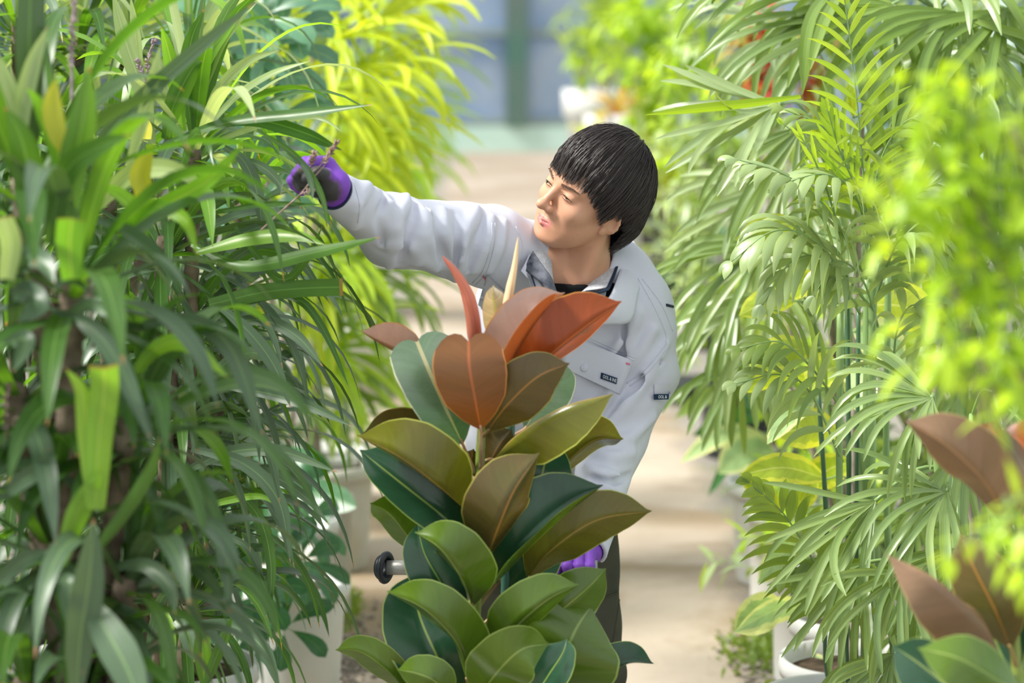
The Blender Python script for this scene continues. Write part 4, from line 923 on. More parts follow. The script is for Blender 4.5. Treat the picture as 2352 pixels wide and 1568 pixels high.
LV = [
 dict(b=(1104,985,D(-.06)), m=[(1090,910,D(-.10)),(1078,840,D(-.11))], t=(1076,783,D(-.10)), w=.130, roll=2, face='U', mat='r_copper', fold=[.12,.10,.05,0], prof='lobed', lobe=.11, n=(1105,1075,D(-.01)), lv=.5),
 dict(b=(1062,1018,D(-.02)), m=[(1020,930,D(-.05)),(985,850,D(-.05))], t=(958,785,D(-.03)), w=.125, roll=-10, face='T', mat='r_silver', fold=[.3,.25,.2,.1], n=(1090,1085,D(0)), prof='lobed', lobe=.08, lv=.6),
 dict(b=(985,850,D(.05)), m=[(920,815,D(.03)),(865,785,D(.0))], t=(829,760,D(-.02)), w=0.1, roll=-50, face='T', mat='r_pink', fold=0.9, n=(1090,960,D(.02)), lv=.5),
 dict(b=(1148,790,D(.04)), m=[(1140,730,D(.03)),(1133,680,D(.02))], t=(1133,655,D(.02)), w=.064, roll=-15, face='T', mat='r_amber', fold=.45, n=(1118,830,D(.02))),
 dict(b=(1150,905,D(.01)), m=[(1190,810,D(-.03)),(1240,730,D(-.04))], t=(1298,672,D(-.02)), w=.150, roll=45, face='T', mat='r_pink', fold=1.1, n=(1118,960,D(0)), lv=.6, prof='rubber'),
 dict(b=(1187,885,D(.00)), m=[(1258,822,D(-.04)),(1345,752,D(-.05))], t=(1428,692,D(-.04)), w=.155, roll=-38, face='U', mat='r_red', fold=0.65, n=(1115,975,D(.02)), lv=.5),
 dict(b=(1118,992,D(-.02)), m=[(1165,930,D(-.07)),(1235,865,D(-.09))], t=(1308,834,D(-.08)), w=.108, roll=-12, face='U', mat='r_brown', fold=.15, n=(1108,1000,D(0)), lv=.3),
 dict(b=(1205,985,D(.08)), m=[(1240,930,D(.09)),(1285,870,D(.09))], t=(1298,832,D(.09)), w=.085, roll=0, face='T', mat='r_silver', fold=.2, n=(1115,1030,D(.03)), lv=.7),
 dict(b=(1128,1062,D(-.01)), m=[(1185,1000,D(-.06)),(1290,935,D(-.09))], t=(1410,903,D(-.10)), w=0.15, roll=50, face='U', mat='r_olive', fold=0.87, n=(1106,1085,D(0)), lv=.55),
 dict(b=(1262,1120,D(.10)), m=[(1310,1055,D(.09)),(1370,1010,D(.07))], t=(1432,1008,D(.05)), w=0.11, roll=-35, face='U', mat='r_olive', fold=0.6, n=(1110,1200,D(.04)), lv=.3),
 dict(b=(1248,1015,D(.04)), m=[(1252,1060,D(.01)),(1225,1140,D(.0))], t=(1168,1208,D(.02)), w=.125, roll=0, face='T', mat='r_green', fold=.1, n=(1112,1060,D(.02)), lv=.6),
 dict(b=(1118,1283,D(-.05)), m=[(1150,1200,D(-.12)),(1185,1120,D(-.13))], t=(1240,1040,D(-.09)), w=0.155, roll=-30, face='U', mat='r_brown', fold=0.6, n=(1098,1310,D(-.01)), lv=.7),
 dict(b=(1070,1172,D(-.03)), m=[(1010,1120,D(-.10)),(920,1052,D(-.12))], t=(820,1000,D(-.09)), w=0.165, roll=42, face='U', mat='r_olive', fold=0.75, n=(1102,1200,D(0)), lv=.7),
 dict(b=(1066,1080,D(.03)), m=[(1010,1040,D(.04)),(920,1000,D(.02))], t=(832,995,D(-.02)), w=.110, roll=30, face='U', mat='r_brown', fold=0.5, n=(1102,1110,D(.01)), lv=.2),
 dict(b=(1078,1238,D(-.01)), m=[(1010,1180,D(-.05)),(915,1105,D(-.06))], t=(826,1033,D(-.04)), w=.150, roll=-30, face='T', mat='r_green', fold=0.5, n=(1100,1265,D(0)), lv=.6),
 dict(b=(980,1270,D(.08)), m=[(940,1235,D(.07)),(895,1180,D(.05))], t=(850,1155,D(.03)), w=.085, roll=30, face='U', mat='r_green', fold=0.4, n=(1098,1330,D(.01)), lv=.5),
 dict(b=(1086,1392,D(-.06)), m=[(1060,1330,D(-.13)),(1010,1260,D(-.15))], t=(952,1222,D(-.12)), w=.14, roll=40, face='U', mat='r_green', fold=0.7, n=(1090,1430,D(-.01)), lv=.6),
 dict(b=(1058,1420,D(-.03)), m=[(1020,1350,D(-.07)),(975,1270,D(-.07))], t=(958,1198,D(-.05)), w=.095, roll=20, face='T', mat='r_green', fold=.4, n=(1088,1475,D(0)), lv=.2),
 dict(b=(1142,1338,D(.01)), m=[(1205,1270,D(-.03)),(1290,1190,D(-.04))], t=(1386,1114,D(-.03)), w=0.2, roll=45, face='T', mat='r_green', fold=0.9, n=(1098,1395,D(0)), lv=.9),
 dict(b=(1212,1330,D(.03)), m=[(1265,1265,D(-.01)),(1370,1195,D(-.03))], t=(1497,1173,D(-.02)), w=.118, roll=-26, face='U', mat='r_olive', fold=.30, n=(1105,1440,D(.02)), lv=.15),
 dict(b=(1232,1440,D(-.02)), m=[(1290,1400,D(-.05)),(1350,1350,D(-.05))], t=(1392,1305,D(-.04)), w=.105, roll=-20, face='U', mat='r_green', fold=.3, n=(1095,1500,D(0)), lv=.55),
 dict(b=(1136,1500,D(-.06)), m=[(1190,1435,D(-.13)),(1262,1375,D(-.14))], t=(1330,1342,D(-.12)), w=0.12, roll=-35, face='U', mat='r_green', fold=0.6, n=(1090,1530,D(-.01)), lv=.65),
 dict(b=(1074,1566,D(-.07)), m=[(1050,1480,D(-.13)),(975,1400,D(-.15))], t=(888,1358,D(-.12)), w=.128, roll=40, face='U', mat='r_green', fold=0.7, n=(1075,1610,D(-.01)), lv=.6),
 dict(b=(1052,1600,D(-.01)), m=[(1005,1510,D(-.04)),(960,1400,D(-.02))], t=(958,1310,D(.01)), w=.160, roll=0, face='T', mat='r_green', fold=.3, n=(1075,1640,D(0)), lv=.4),
 dict(b=(1262,1640,D(-.03)), m=[(1285,1540,D(-.08)),(1320,1450,D(-.08))], t=(1358,1390,D(-.03)), w=.205, roll=0, face='U', mat='r_green', fold=.12, n=(1080,1700,D(0)), lv=.45),
 dict(b=(1092,1612,D(-.10)), m=[(1145,1540,D(-.18)),(1200,1490,D(-.19))], t=(1262,1478,D(-.17)), w=.118, roll=-12, face='U', mat='r_green', fold=[.3,.2,.0,-.3], n=(1072,1640,D(-.01)), lv=.85),
 dict(b=(1215,1620,D(-.13)), m=[(1260,1550,D(-.15)),(1292,1500,D(-.15))], t=(1302,1466,D(-.14)), w=.100, roll=24, face='T', mat='r_green', fold=.35, n=(1076,1700,D(0)), lv=.6),
 dict(b=(1335,1625,D(.0)), m=[(1390,1565,D(-.02)),(1440,1525,D(-.02))], t=(1502,1524,D(-.01)), w=0.1, roll=45, face='T', mat='r_green', fold=0.8, n=(1090,1740,D(0)), lv=.8),
 dict(b=(935,1600,D(-.05)), m=[(895,1545,D(-.07)),(830,1498,D(-.07))], t=(770,1492,D(-.06)), w=.075, roll=34, face='U', mat='r_green', fold=.35, n=(1070,1720,D(0)), lv=.7),
 dict(b=(1040,1610,D(-.13)), m=[(1000,1565,D(-.16)),(955,1545,D(-.16))], t=(912,1538,D(-.15)), w=.080, roll=10, face='U', mat='r_green', fold=.3, n=(1070,1700,D(0)), lv=.3),
 dict(b=(1310,1440,D(.03)), m=[(1345,1400,D(.03)),(1370,1360,D(.03))], t=(1394,1340,D(.03)), w=.060, roll=30, face='T', mat='r_silver', fold=.4, n=(1095,1530,D(.01)), lv=.6),
 dict(b=(1172,1395,D(.06)), m=[(1200,1340,D(.06)),(1250,1280,D(.06))], t=(1285,1225,D(.06)), w=.080, roll=0, face='T', mat='r_green', fold=.3, n=(1100,1480,D(.02)), lv=1.),
 dict(b=(1112,1085,D(.03)), m=[(1130,1050,D(.02)),(1150,1015,D(.02))], t=(1175,985,D(.02)), w=.075, roll=0, face='U', mat='r_brown', fold=.2, n=(1104,1120,D(.01)), lv=0),
 dict(b=(1060,1150,D(.05)), m=[(1062,1110,D(.05)),(1080,1060,D(.05))], t=(1088,1030,D(.05)), w=.06, roll=0, face='U', mat='r_brown', fold=.2, lv=0),
 dict(b=(1120,1480,D(.03)), m=[(1095,1500,D(.06)),(1060,1480,D(.07))], t=(1020,1420,D(.07)), w=.11, roll=10, face='T', mat='r_green', fold=.2, lv=.6),
 dict(b=(1100,1760,D(-.05)), m=[(1200,1690,D(-.15)),(1300,1660,D(-.18))], t=(1400,1660,D(-.18)), w=.13, roll=10, face='U', mat='r_green', fold=.3, n=(1072,1800,D(0)), lv=.5),
 dict(b=(1050,1760,D(-.05)), m=[(960,1690,D(-.15)),(860,1660,D(-.16))], t=(780,1680,D(-.16)), w=.13, roll=10, face='U', mat='r_green', fold=.3, n=(1070,1800,D(0)), lv=.5)]
rub(rp, LV, None)
def sheath(par, pts, r, mat):
    mb = MB(); c = spline(pts, 30); t = np.linspace(0, 1, 30); rr = r*np.interp(t, [0, .15, .5, .75, .92, 1], [.55, .9, 1, .62, .30, .06]); a = np.linspace(0, 2*PI, 14, endpoint=False); T = tangents(c); Nn = vn(np.cross(T, [0, 1., 0])); Bn = np.cross(T, Nn)
    rad_ = rr[:, None]*(1+.12*np.cos(a*2+t[:, None]*5)); g = c[:, None]+rad_[..., None]*(np.cos(a)[None, :, None]*Nn[:, None]+np.sin(a)[None, :, None]*Bn[:, None])
    uv = np.stack(np.meshgrid(a/(2*PI), t), -1); mb.grid(g, uv, .5, True); return mb.build('leaf_sheath', M[mat], par)
sheath(rp, [P(1092,800,D(-.0)), P(1086,730,D(-.02)), P(1072,672,D(-.03)), P(1046,625,D(-.04)), P(1016,588,D(-.05))], .0135, 'sheath_red')
sheath(rp, [P(1160,760,D(.0)), P(1163,710,D(-.01)), P(1172,660,D(-.01)), P(1182,610,D(-.01)), P(1190,545,D(-.01))], .0085, 'sheath_cream')
# the flat hand cart the plant stands on
ct = thing('hand_cart', 'grey tube handled hand cart carrying the rubber plant, black rubber ring on handle', 'cart', (pb[0], Yc, 0))
mb = MB(); zb = BZ[2]; xl = P(888, 1303, BARY)[0]; xr = P(1372, 1303, BARY)[0]
tube(mb, spline([[xl, BARY, zb], [xr, BARY, zb]], 12), .0140, 18)
for x in (xl+.10, xr-.04): tube(mb, spline([[x, BARY, zb], [x, BARY-.01, zb-.3], [x, BARY-.03, .16]], 20), .0125, 12)
mb.build('handle_frame', M['metal'], ct)
def torus(mb, c, ax, R_, r, k=36, j=12, sq=1.):
    ax = nrm(np.array(ax, float)); e1 = nrm(np.cross(ax, [0, .2, 1])); e2 = np.cross(ax, e1); a = np.linspace(0, 2*PI, k, endpoint=False); b_ = np.linspace(0, 2*PI, j, endpoint=False)
    g = np.array([[c+(e1*math.cos(t)+e2*math.sin(t))*(R_+r*math.cos(s_))+ax*r*sq*math.sin(s_) for s_ in b_] for t in list(a)+[0]]); mb.grid(g, None, .5, True)
mb = MB(); cc = np.array([xl-.002, BARY, zb]); axr = (.9, -.42, .0)
torus(mb, cc, axr, .0245, .0072, sq=.8); torus(mb, cc+nrm(np.array(axr))*-.008, axr, .0185, .006, sq=1.2)
mb.build('rubber_ring', M['rubber'], ct)
mb = MB(); box(mb, (pb[0]-.30, Yc-.22, .13), (pb[0]+.30, Yc+.28, .165)); mb.build('deck', M['metal'], ct, False)
for sx in (-1, 1):
    for sy in (-.16, .20):
        mb = MB(); torus(mb, np.array([pb[0]+sx*.25, Yc+sy, .055]), (1, 0, 0), .038, .016); wh_ = mb.build('wheel', M['rubber'], ct)
        mb = MB(); tube(mb, [[pb[0]+sx*.25-.02, Yc+sy, .055], [pb[0]+sx*.25+.02, Yc+sy, .055]], .012, 10); tube(mb, [[pb[0]+sx*.25, Yc+sy, .05], [pb[0]+sx*.25, Yc+sy, .14]], .010, 8); mb.build('hub', M['metal'], wh_)
# ------------------------------------------------------------------ left side: strap-leaved plants
def ribbon(mb, px, Y0, Y1, wpx, roll=0, face='T', prof='strap', mi=0, lv=None, fold=.25, tw=0., n=22):
    k = len(px); Ys = np.linspace(Y0, Y1, k); pts = [P(a, b, y) for (a, b), y in zip(px, Ys)]; W = wpx*(Y0+Y1)/2/FPX*1.12
    vleaf(mb, pts, W, roll, face, prof, fold, RNG.rand() if lv is None else lv, 5, n, tw, 0., mi)
SM = [M['strap'], M['strap_dust'], M['strap_lime'], M['strap_pale'], M['strap_yellow']]   # 0 green 1 greyish 2 lime 3 pale 4 yellow
def strap_plant(label, base, heads, heroes=(), potmat='pot', spikes=(), group=None, trunk=.022, potr=.16, name='strap_leaf_plant', seed=1):
    rs = np.random.RandomState(seed); t = thing(name, label, 'plant', (base[0], base[1], 0), group); pot(t, base[0], base[1], potr, .32, potmat)
    for (px, py, Y, ax, n, L, W, mats, dr, sp) in heads:
        c = P(px, py, Y); b0 = np.array([base[0]+rs.randn()*.03, base[1]+rs.randn()*.03, .28]); a = nrm(np.array(ax, float))
        mb = MB(); rings(mb, np.array([b0, b0*.45+c*.55+[0, 0, -.05]+rs.randn(3)*.012, c-a*L*.12, c]), trunk*.62); mb.build('trunk', M['bark'], t)
        mb = MB(); rosette(mb, c, a, n, L, W, rs, dr, mats, sp); mb.build('leaf_rosette', SM, t)
    for h in heroes:
        mb = MB(); ribbon(mb, *h[:4], **(h[4] if len(h) > 4 else {})); mb.build('leaf', SM, t)
    for sp_ in spikes: spike(t, [P(*q) for q in sp_[0]], sp_[1] if len(sp_) > 1 else .0016, sp_[2] if len(sp_) > 2 else 'twig')
    return t
UP = (0, 0, 1); R_ = (.55, -.1, .8)
# plant A: in focus, next to the gloved hand
strap_plant('strap leaved plant in focus beside the glove, narrow arching grey green leaves', (P(330, 900, 4.75)[0], 4.75),
 [(452, 318, 4.55, (.15, 0, 1), 30, .36, .030, (0, 0, 1, 2, 3, 3), .75, (.06, 1.7)),
  (400, 560, 4.55, (.55, -.1, .85), 34, .40, .026, (0, 1, 1, 0), 1.2, (.1, 1.9)),
  (430, 760, 4.60, (.6, 0, .8), 34, .38, .026, (0, 1, 1), 1.3, (.1, 1.9)),
  (420, 980, 4.60, (.7, 0, .7), 32, .38, .027, (0, 1, 1), 1.3, (.1, 1.9)),
  (450, 1180, 4.65, (.6, 0, .7), 30, .34, .026, (0, 1, 1), 1.3, (.1, 1.9)),
  (440, 1390, 4.65, (.5, 0, .8), 28, .32, .027, (0, 1, 0), 1.3, (.1, 1.9)),
  (250, 430, 4.75, (0, 0, 1), 30, .40, .03, (0, 1, 3), 1.0, (.1, 1.8)),
  (300, 800, 4.75, (.2, 0, 1), 30, .38, .03, (0, 0, 1), 1.2, (.1, 1.9)),
  (300, 1150, 4.8, (.2, 0, 1), 30, .36, .03, (0, 0, 1), 1.2, (.1, 1.9))],
 [([(380,330),(520,282),(690,262),(858,240)], 4.5, 4.3, 26, dict(mi=0, face='T', roll=30)),
  ([(500,285),(590,275),(700,305),(788,346)], 4.5, 4.35, 36, dict(mi=0, face='T', roll=-30, lv=.1)),
  ([(470,335),(590,290),(690,268),(740,272),(786,303)], 4.5, 4.4, 16, dict(mi=3, lv=.5)),
  ([(450,325),(540,225),(625,170),(712,140)], 4.5, 4.4, 18, dict(mi=3, roll=35)),
  ([(462,290),(505,200),(570,140),(642,115)], 4.5, 4.4, 22, dict(mi=3, lv=.3)),
  ([(430,300),(480,180),(520,90),(590,5)], 4.55, 4.5, 18, dict(mi=3, roll=40)),
  ([(400,330),(440,200),(480,120),(546,45)], 4.55, 4.5, 40, dict(mi=2, roll=10, lv=.6)),
  ([(380,320),(400,240),(440,160),(465,140)], 4.5, 4.42, 46, dict(mi=0, face='U', lv=.6)),
  ([(420,300),(405,200),(385,110),(370,60)], 4.5, 4.45, 34, dict(mi=2, lv=.5)),
  ([(440,300),(428,180),(440,90),(470,20)], 4.52, 4.5, 34, dict(mi=0, lv=.8)),
  ([(350,330),(330,220),(290,100),(258,-20)], 4.5, 4.5, 40, dict(mi=3, lv=.5)),
  ([(345,300),(318,180),(312,90),(300,-10)], 4.6, 4.6, 26, dict(mi=3)),
  ([(590,298),(672,352),(722,415),(745,470),(752,530)], 4.32, 4.27, 15, dict(mi=0, lv=.9)),
  ([(660,350),(700,385),(716,430),(717,462)], 4.31, 4.28, 13, dict(mi=1, lv=.9)),
  ([(515,338),(560,370),(590,440),(605,535)], 4.5, 4.45, 30, dict(mi=1, face='T', lv=.8)),
  ([(550,362),(605,385),(640,420),(645,448)], 4.5, 4.45, 22, dict(mi=1, lv=.8)),
  ([(440,560),(560,610),(720,580),(875,544)], 4.5, 4.25, 30, dict(mi=0, face='U', roll=20, lv=.6)),
  ([(450,580),(580,545),(680,540),(748,562)], 4.45, 4.35, 36, dict(mi=2, face='U', roll=30, lv=.1)),
  ([(480,700),(600,672),(700,662),(787,659)], 4.45, 4.4, 36, dict(mi=0, face='U', prof='cut', lv=.5, fold=.1)),
  ([(500,720),(620,680),(690,690),(745,760),(803,892)], 4.5, 4.38, 18, dict(mi=0, lv=.3)),
  ([(500,745),(600,735),(680,770),(742,842)], 4.5, 4.4, 28, dict(mi=1, lv=.8)),
  ([(500,700),(570,760),(630,840),(668,935)], 4.45, 4.38, 32, dict(mi=1, lv=.6)),
  ([(480,880),(600,900),(700,928),(812,980)], 4.5, 4.36, 26, dict(mi=1, lv=.7)),
  ([(480,900),(580,880),(680,905),(742,962)], 4.5, 4.4, 24, dict(mi=1, lv=.4)),
  ([(400,1095),(520,1040),(640,1035),(778,1085)], 4.5, 4.36, 30, dict(mi=1, lv=1)),
  ([(440,1030),(560,1065),(640,1150),(667,1292)], 4.45, 4.36, 34, dict(mi=1, lv=.4)),
  ([(480,1060),(600,1080),(700,1140),(757,1205)], 4.5, 4.4, 24, dict(mi=1, lv=.5)),
  ([(500,1090),(590,1180),(622,1290),(618,1420)], 4.5, 4.4, 24, dict(mi=0, lv=.7)),
  ([(440,1200),(560,1250),(600,1330),(612,1420)], 4.5, 4.4, 16, dict(mi=1)),
  ([(440,1430),(540,1440),(605,1490),(645,1590)], 4.4, 4.3, 34, dict(mi=1, lv=.6)),
  ([(420,1180),(520,1150),(600,1140),(650,1170)], 4.45, 4.4, 16, dict(mi=2, lv=.3)),
  ([(470,1580),(465,1480),(468,1440)], 4.35, 4.3, 40, dict(mi=0, face='U', lv=.9)),
  ([(465,1590),(500,1500),(535,1410)], 4.35, 4.3, 26, dict(mi=0, face='U', lv=.6)),
  ([(380,1400),(390,1450),(392,1550)], 4.5, 4.45, 26, dict(mi=2, lv=1)),
  ([(402,1425),(430,1450),(447,1520)], 4.4, 4.35, 42, dict(mi=1, lv=1)),
  ([(310,275),(330,290),(328,320)], 4.45, 4.42, 34, dict(mi=4, prof='cut')),
  ([(500,620),(520,560),(600,520),(697,503)], 4.5, 4.4, 22, dict(mi=1, lv=.6)),
  ([(430,500),(600,470),(700,470),(742,470)], 4.4, 4.3, 12, dict(mi=0)),
  ([(540,520),(640,640),(700,600),(740,520)], 4.45, 4.4, 20, dict(mi=0, face='U')),
  ([(470,640),(600,560),(680,590),(760,700)], 4.5, 4.45, 22, dict(mi=1, lv=.9))],
 spikes=[([(345,320,4.5),(338,220,4.5),(342,130,4.5),(355,90,4.5)], .0018, 'twig_lilac'), ([(342,200,4.5),(325,160,4.5),(316,140,4.5)], .0014, 'twig_lilac')], seed=3)
# plant B: near the camera, out of focus
strap_plant('nearest strap leaved plant at the left edge, broad dark leaves out of focus', (P(150, 900, 3.75)[0], 3.75),
 [(60, 420, 3.65, (0, 0, 1), 22, .42, .046, (0, 0, 1), .7, (.05, 1.6)),
  (170, 640, 3.60, (.1, 0, 1), 26, .40, .044, (0, 0, 1), 1.0, (.05, 1.8)),
  (40, 900, 3.65, (-.1, 0, 1), 22, .34, .042, (0, 1), 1.2, (.2, 1.9)),
  (300, 980, 3.65, (.3, 0, 1), 26, .34, .040, (0, 0, 1), 1.2, (.1, 1.9)),
  (110, 1240, 3.65, (0, -.1, 1), 26, .34, .042, (0, 1), 1.1, (.1, 1.9)),
  (300, 1330, 3.65, (.4, 0, 1), 26, .30, .038, (0, 1), 1.2, (.1, 1.9)),
  (60, 1560, 3.65, (0, 0, 1), 24, .32, .042, (0, 1), 1.0, (.1, 1.8)),
  (200, 1600, 3.65, (.1, 0, 1), 22, .32, .042, (0, 1), 1.0, (.1, 1.8))],
 [([(75,580),(70,430),(50,320),(10,245)], 3.55, 3.5, 70, dict(mi=0, face='U', lv=.8)),
  ([(150,560),(165,400),(190,280),(205,150)], 3.5, 3.45, 66, dict(mi=0, face='U', lv=1)),
  ([(110,560),(150,400),(220,340),(300,308)], 3.5, 3.4, 50, dict(mi=0, lv=.9)),
  ([(170,420),(260,290),(420,140),(585,5)], 3.9, 3.9, 34, dict(mi=1, lv=1)),
  ([(60,330),(20,220),(-10,120)], 3.6, 3.6, 50, dict(mi=3)), ([(45,380),(50,260),(75,150),(110,60)], 3.6, 3.6, 40, dict(mi=3)),
  ([(150,470),(130,340),(90,240),(60,200)], 3.55, 3.5, 40, dict(mi=2)),
  ([(290,400),(340,230),(370,100)], 3.9, 3.9, 30, dict(mi=3)), ([(320,500),(330,440),(322,400),(350,330)], 3.8, 3.8, 46, dict(mi=4)),
  ([(160,370),(130,300),(120,240),(128,180)], 3.5, 3.5, 46, dict(mi=4, lv=.3)),
  ([(120,720),(200,745),(270,830),(345,1005)], 3.5, 3.4, 44, dict(mi=1, lv=.5)),
  ([(212,1170),(200,1000),(188,900),(150,845)], 3.45, 3.4, 44, dict(mi=2, face='U', lv=.8)),
  ([(218,1170),(228,1000),(240,900),(238,842)], 3.45, 3.38, 62, dict(mi=2, face='U', lv=.5, prof='cut')),
  ([(-20,1155),(40,1110),(85,1080),(112,1030)], 3.5, 3.45, 40, dict(mi=1)),
  ([(175,1600),(185,1460),(205,1330),(215,1190)], 3.4, 3.35, 74, dict(mi=1, lv=.9)),
  ([(205,1380),(240,1440),(285,1520),(335,1640)], 3.4, 3.3, 84, dict(mi=1, lv=1)),
  ([(290,880),(360,800),(430,790),(525,868)], 3.6, 3.5, 38, dict(mi=2, face='U', lv=.3)),
  ([(330,745),(430,735),(530,800),(605,1000)], 3.65, 3.6, 44, dict(mi=1, lv=.6)),
  ([(200,1290),(290,1170),(345,1080),(368,1005)], 3.5, 3.45, 32, dict(mi=0, face='U', lv=.9)),
  ([(140,1300),(170,1200),(205,1130),(232,1085)], 3.5, 3.42, 52, dict(mi=2, face='U', lv=.2)),
  ([(-20,1350),(50,1290),(115,1262)], 3.5, 3.45, 38, dict(mi=1)), ([(370,1148),(450,1160),(510,1240),(530,1410)], 3.7, 3.6, 42, dict(mi=1, lv=.8)),
  ([(340,1290),(420,1290),(490,1340),(520,1410)], 3.7, 3.6, 30, dict(mi=1, lv=.9)), ([(260,1300),(340,1300),(390,1350),(402,1410)], 3.6, 3.5, 36, dict(mi=1, lv=.8)),
  ([(15,640),(25,560),(5,500)], 3.4, 3.35, 46, dict(mi=3, prof='cut')), ([(165,640),(160,560),(165,500)], 3.4, 3.35, 60, dict(mi=2, prof='cut', lv=.1)),
  ([(250,590),(330,500),(470,420),(560,330)], 3.8, 3.7, 40, dict(mi=2, lv=.4)), ([(260,600),(330,480),(420,500),(455,590)], 3.8, 3.7, 34, dict(mi=2, lv=.8)),
  ([(200,500),(300,400),(400,390),(480,440)], 3.9, 3.8, 44, dict(mi=3, lv=.8)), ([(45,640),(60,590),(100,600),(125,650)], 3.5, 3.4, 50, dict(mi=1)),
  ([(30,680),(60,670),(85,700),(40,740)], 3.5, 3.4, 56, dict(mi=1)), ([(10,790),(60,780),(30,855)], 3.5, 3.4, 40, dict(mi=1, lv=.9)),
  ([(150,740),(200,700),(260,730)], 3.5, 3.4, 30, dict(mi=1, lv=.8)), ([(135,1330),(160,1340),(155,1425)], 3.45, 3.4, 36, dict(mi=1, lv=.9))],
 spikes=[([(215,800,3.5),(210,700,3.5),(202,640,3.5)], .003, 'bark_grey'), ([(75,300,3.7),(72,230,3.7),(80,180,3.7)], .002, 'twig_lilac'), ([(165,260,3.8),(165,120,3.8),(170,0,3.8)], .0028, 'twig_lilac'),
  ([(20,1060,3.6),(15,950,3.6),(20,880,3.6)], .0025, 'twig'), ([(55,1100,3.6),(60,1020,3.6),(40,960,3.6)], .0022, 'twig')], trunk=.03, seed=5)
# plant C: further left, upper background
strap_plant('tall strap leaved plant behind the nearest one, reaching the top edge', (P(60, 600, 5.6)[0], 5.6),
 [(40, 60, 5.4, UP, 30, .42, .032, (0, 1, 3, 3, 2), 1.2, (.1, 1.8)), (180, 90, 5.5, UP, 30, .42, .032, (0, 1, 3, 3, 2), 1.1, (.1, 1.8)), (300, 60, 5.5, (.2, 0, 1), 30, .42, .034, (0, 1, 3, 3, 2), 1.1, (.1, 1.8)),
  (100, 300, 5.4, UP, 30, .4, .032, (0, 1, 2), 1.2, (.1, 1.8)), (20, 550, 5.4, UP, 28, .4, .032, (0, 1), 1.2, (.1, 1.8)), (240, 640, 5.6, UP, 28, .4, .032, (0, 1), 1.2, (.1, 1.8)), (440, 130, 5.5, (.3, 0, 1), 26, .36, .03, (0, 1, 3, 3, 2), 1.1, (.1, 1.8))], seed=8)
strap_plant('low strap leaved plant between the nearest one and the schefflera pots', (P(420, 1300, 5.3)[0], 5.3),
 [(380, 900, 5.2, (.2, 0, 1), 30, .36, .028, (0, 1), 1.3, (.1, 1.9)), (500, 700, 5.2, (.3, 0, 1), 32, .38, .028, (0, 1, 1), 1.3, (.1, 1.9)), (520, 1000, 5.2, (.5, 0, 1), 32, .38, .028, (0, 1), 1.3, (.1, 1.9)), (500, 1250, 5.2, (.4, 0, 1), 28, .32, .026, (0, 1), 1.3, (.1, 1.9)),
  (560, 480, 5.2, (.4, 0, 1), 28, .34, .026, (0, 1, 2), 1.3, (.1, 1.9)), (200, 1150, 5.3, (0, 0, 1), 30, .4, .03, (0, 1), 1.3, (.1, 1.9)), (60, 1000, 5.3, (0, 0, 1), 30, .4, .03, (0, 1), 1.3, (.1, 1.9)), (330, 1420, 5.2, (0, 0, 1), 26, .34, .03, (0, 1), 1.3, (.1, 1.9))], seed=9)
# the dry flower stalk held between the fingers
t = thing('flower_stalk', 'thin dry brown flower stalk pinched in the purple glove', 'twig', P(640, 500, 4.35))
mb = MB(); c = spline([P(600,528,4.36), P(652,480,4.35), P(690,446,4.33), P(720,408,4.325), P(748,375,4.33), P(773,325,4.33)], 60); tube(mb, c, np.linspace(.0018, .0012, 60), 6); mb.build('stalk', M['twig'], t)
spike(t, [P(705,388,4.325), P(715,378,4.325), P(722,352,4.325)], .0011, 'twig', 'flower_branch'); spike(t, [P(712,400,4.324), P(750,365,4.325), P(774,325,4.33)], .0012, 'twig', 'flower_branch', 14)
spike(t, [P(690,446,4.325), P(705,440,4.32), P(716,436,4.32)], .0011, 'twig', 'flower_branch', 5)
# scheffleras
def scheff(label, base, ws, potm='pot', potr=.15, mats=('scheff',), seed=1, poth=.32, L=.12, W=.05, cat='plant', name='umbrella_plant', sr=.008, group=None):
    rs = np.random.RandomState(seed); t = thing(name, label, cat, (base[0], base[1], 0), group); pot(t, base[0], base[1], potr, poth, potm)
    top = max(P(*q[:3])[2] for q in ws); xm = np.mean([P(*q[:3])[0] for q in ws]); tp = np.array([xm*.5+base[0]*.5, base[1], top-.12]); mb = MB(); rings(mb, np.array([[base[0], base[1], poth*.85], (np.array([base[0], base[1], poth])+tp)/2+[.02, 0, 0], tp]), sr); mb.build('stem', M['bark_grey'], t)
    for q in ws:
        c = P(*q[:3]); f = np.clip((c[2]-poth-.1)/(top-poth), .05, .97); r_ = np.array([base[0], base[1], poth])*(1-f)+tp*f
        ax = nrm(np.array(q[3] if len(q) > 3 else (c[0]-r_[0], -.5, .5)))
        mb = MB(); whorl(mb, c, ax, rs.randint(6, 9), L, W, rs, .9, 0, 1, r_); mb.build('leaf_whorl', [M[mats[rs.randint(len(mats))]], M['cane']], t)
scheff('umbrella plant with round dark leaflets in front of a tall white pot', (P(668, 1430, 6.1)[0], 6.1), [(640, 1300, 5.75), (690, 1290, 5.8, (.5, -.6, .3)), (655, 1440, 5.7, (.2, -.9, .3)), (600, 1250, 5.9), (560, 1400, 5.8), (700, 1200, 5.9, (.8, -.5, .4)), (620, 1150, 6.0), (540, 1500, 5.8), (600, 1360, 5.7, (0, -1, .3))], seed=2, L=.105, W=.045, potr=.15)
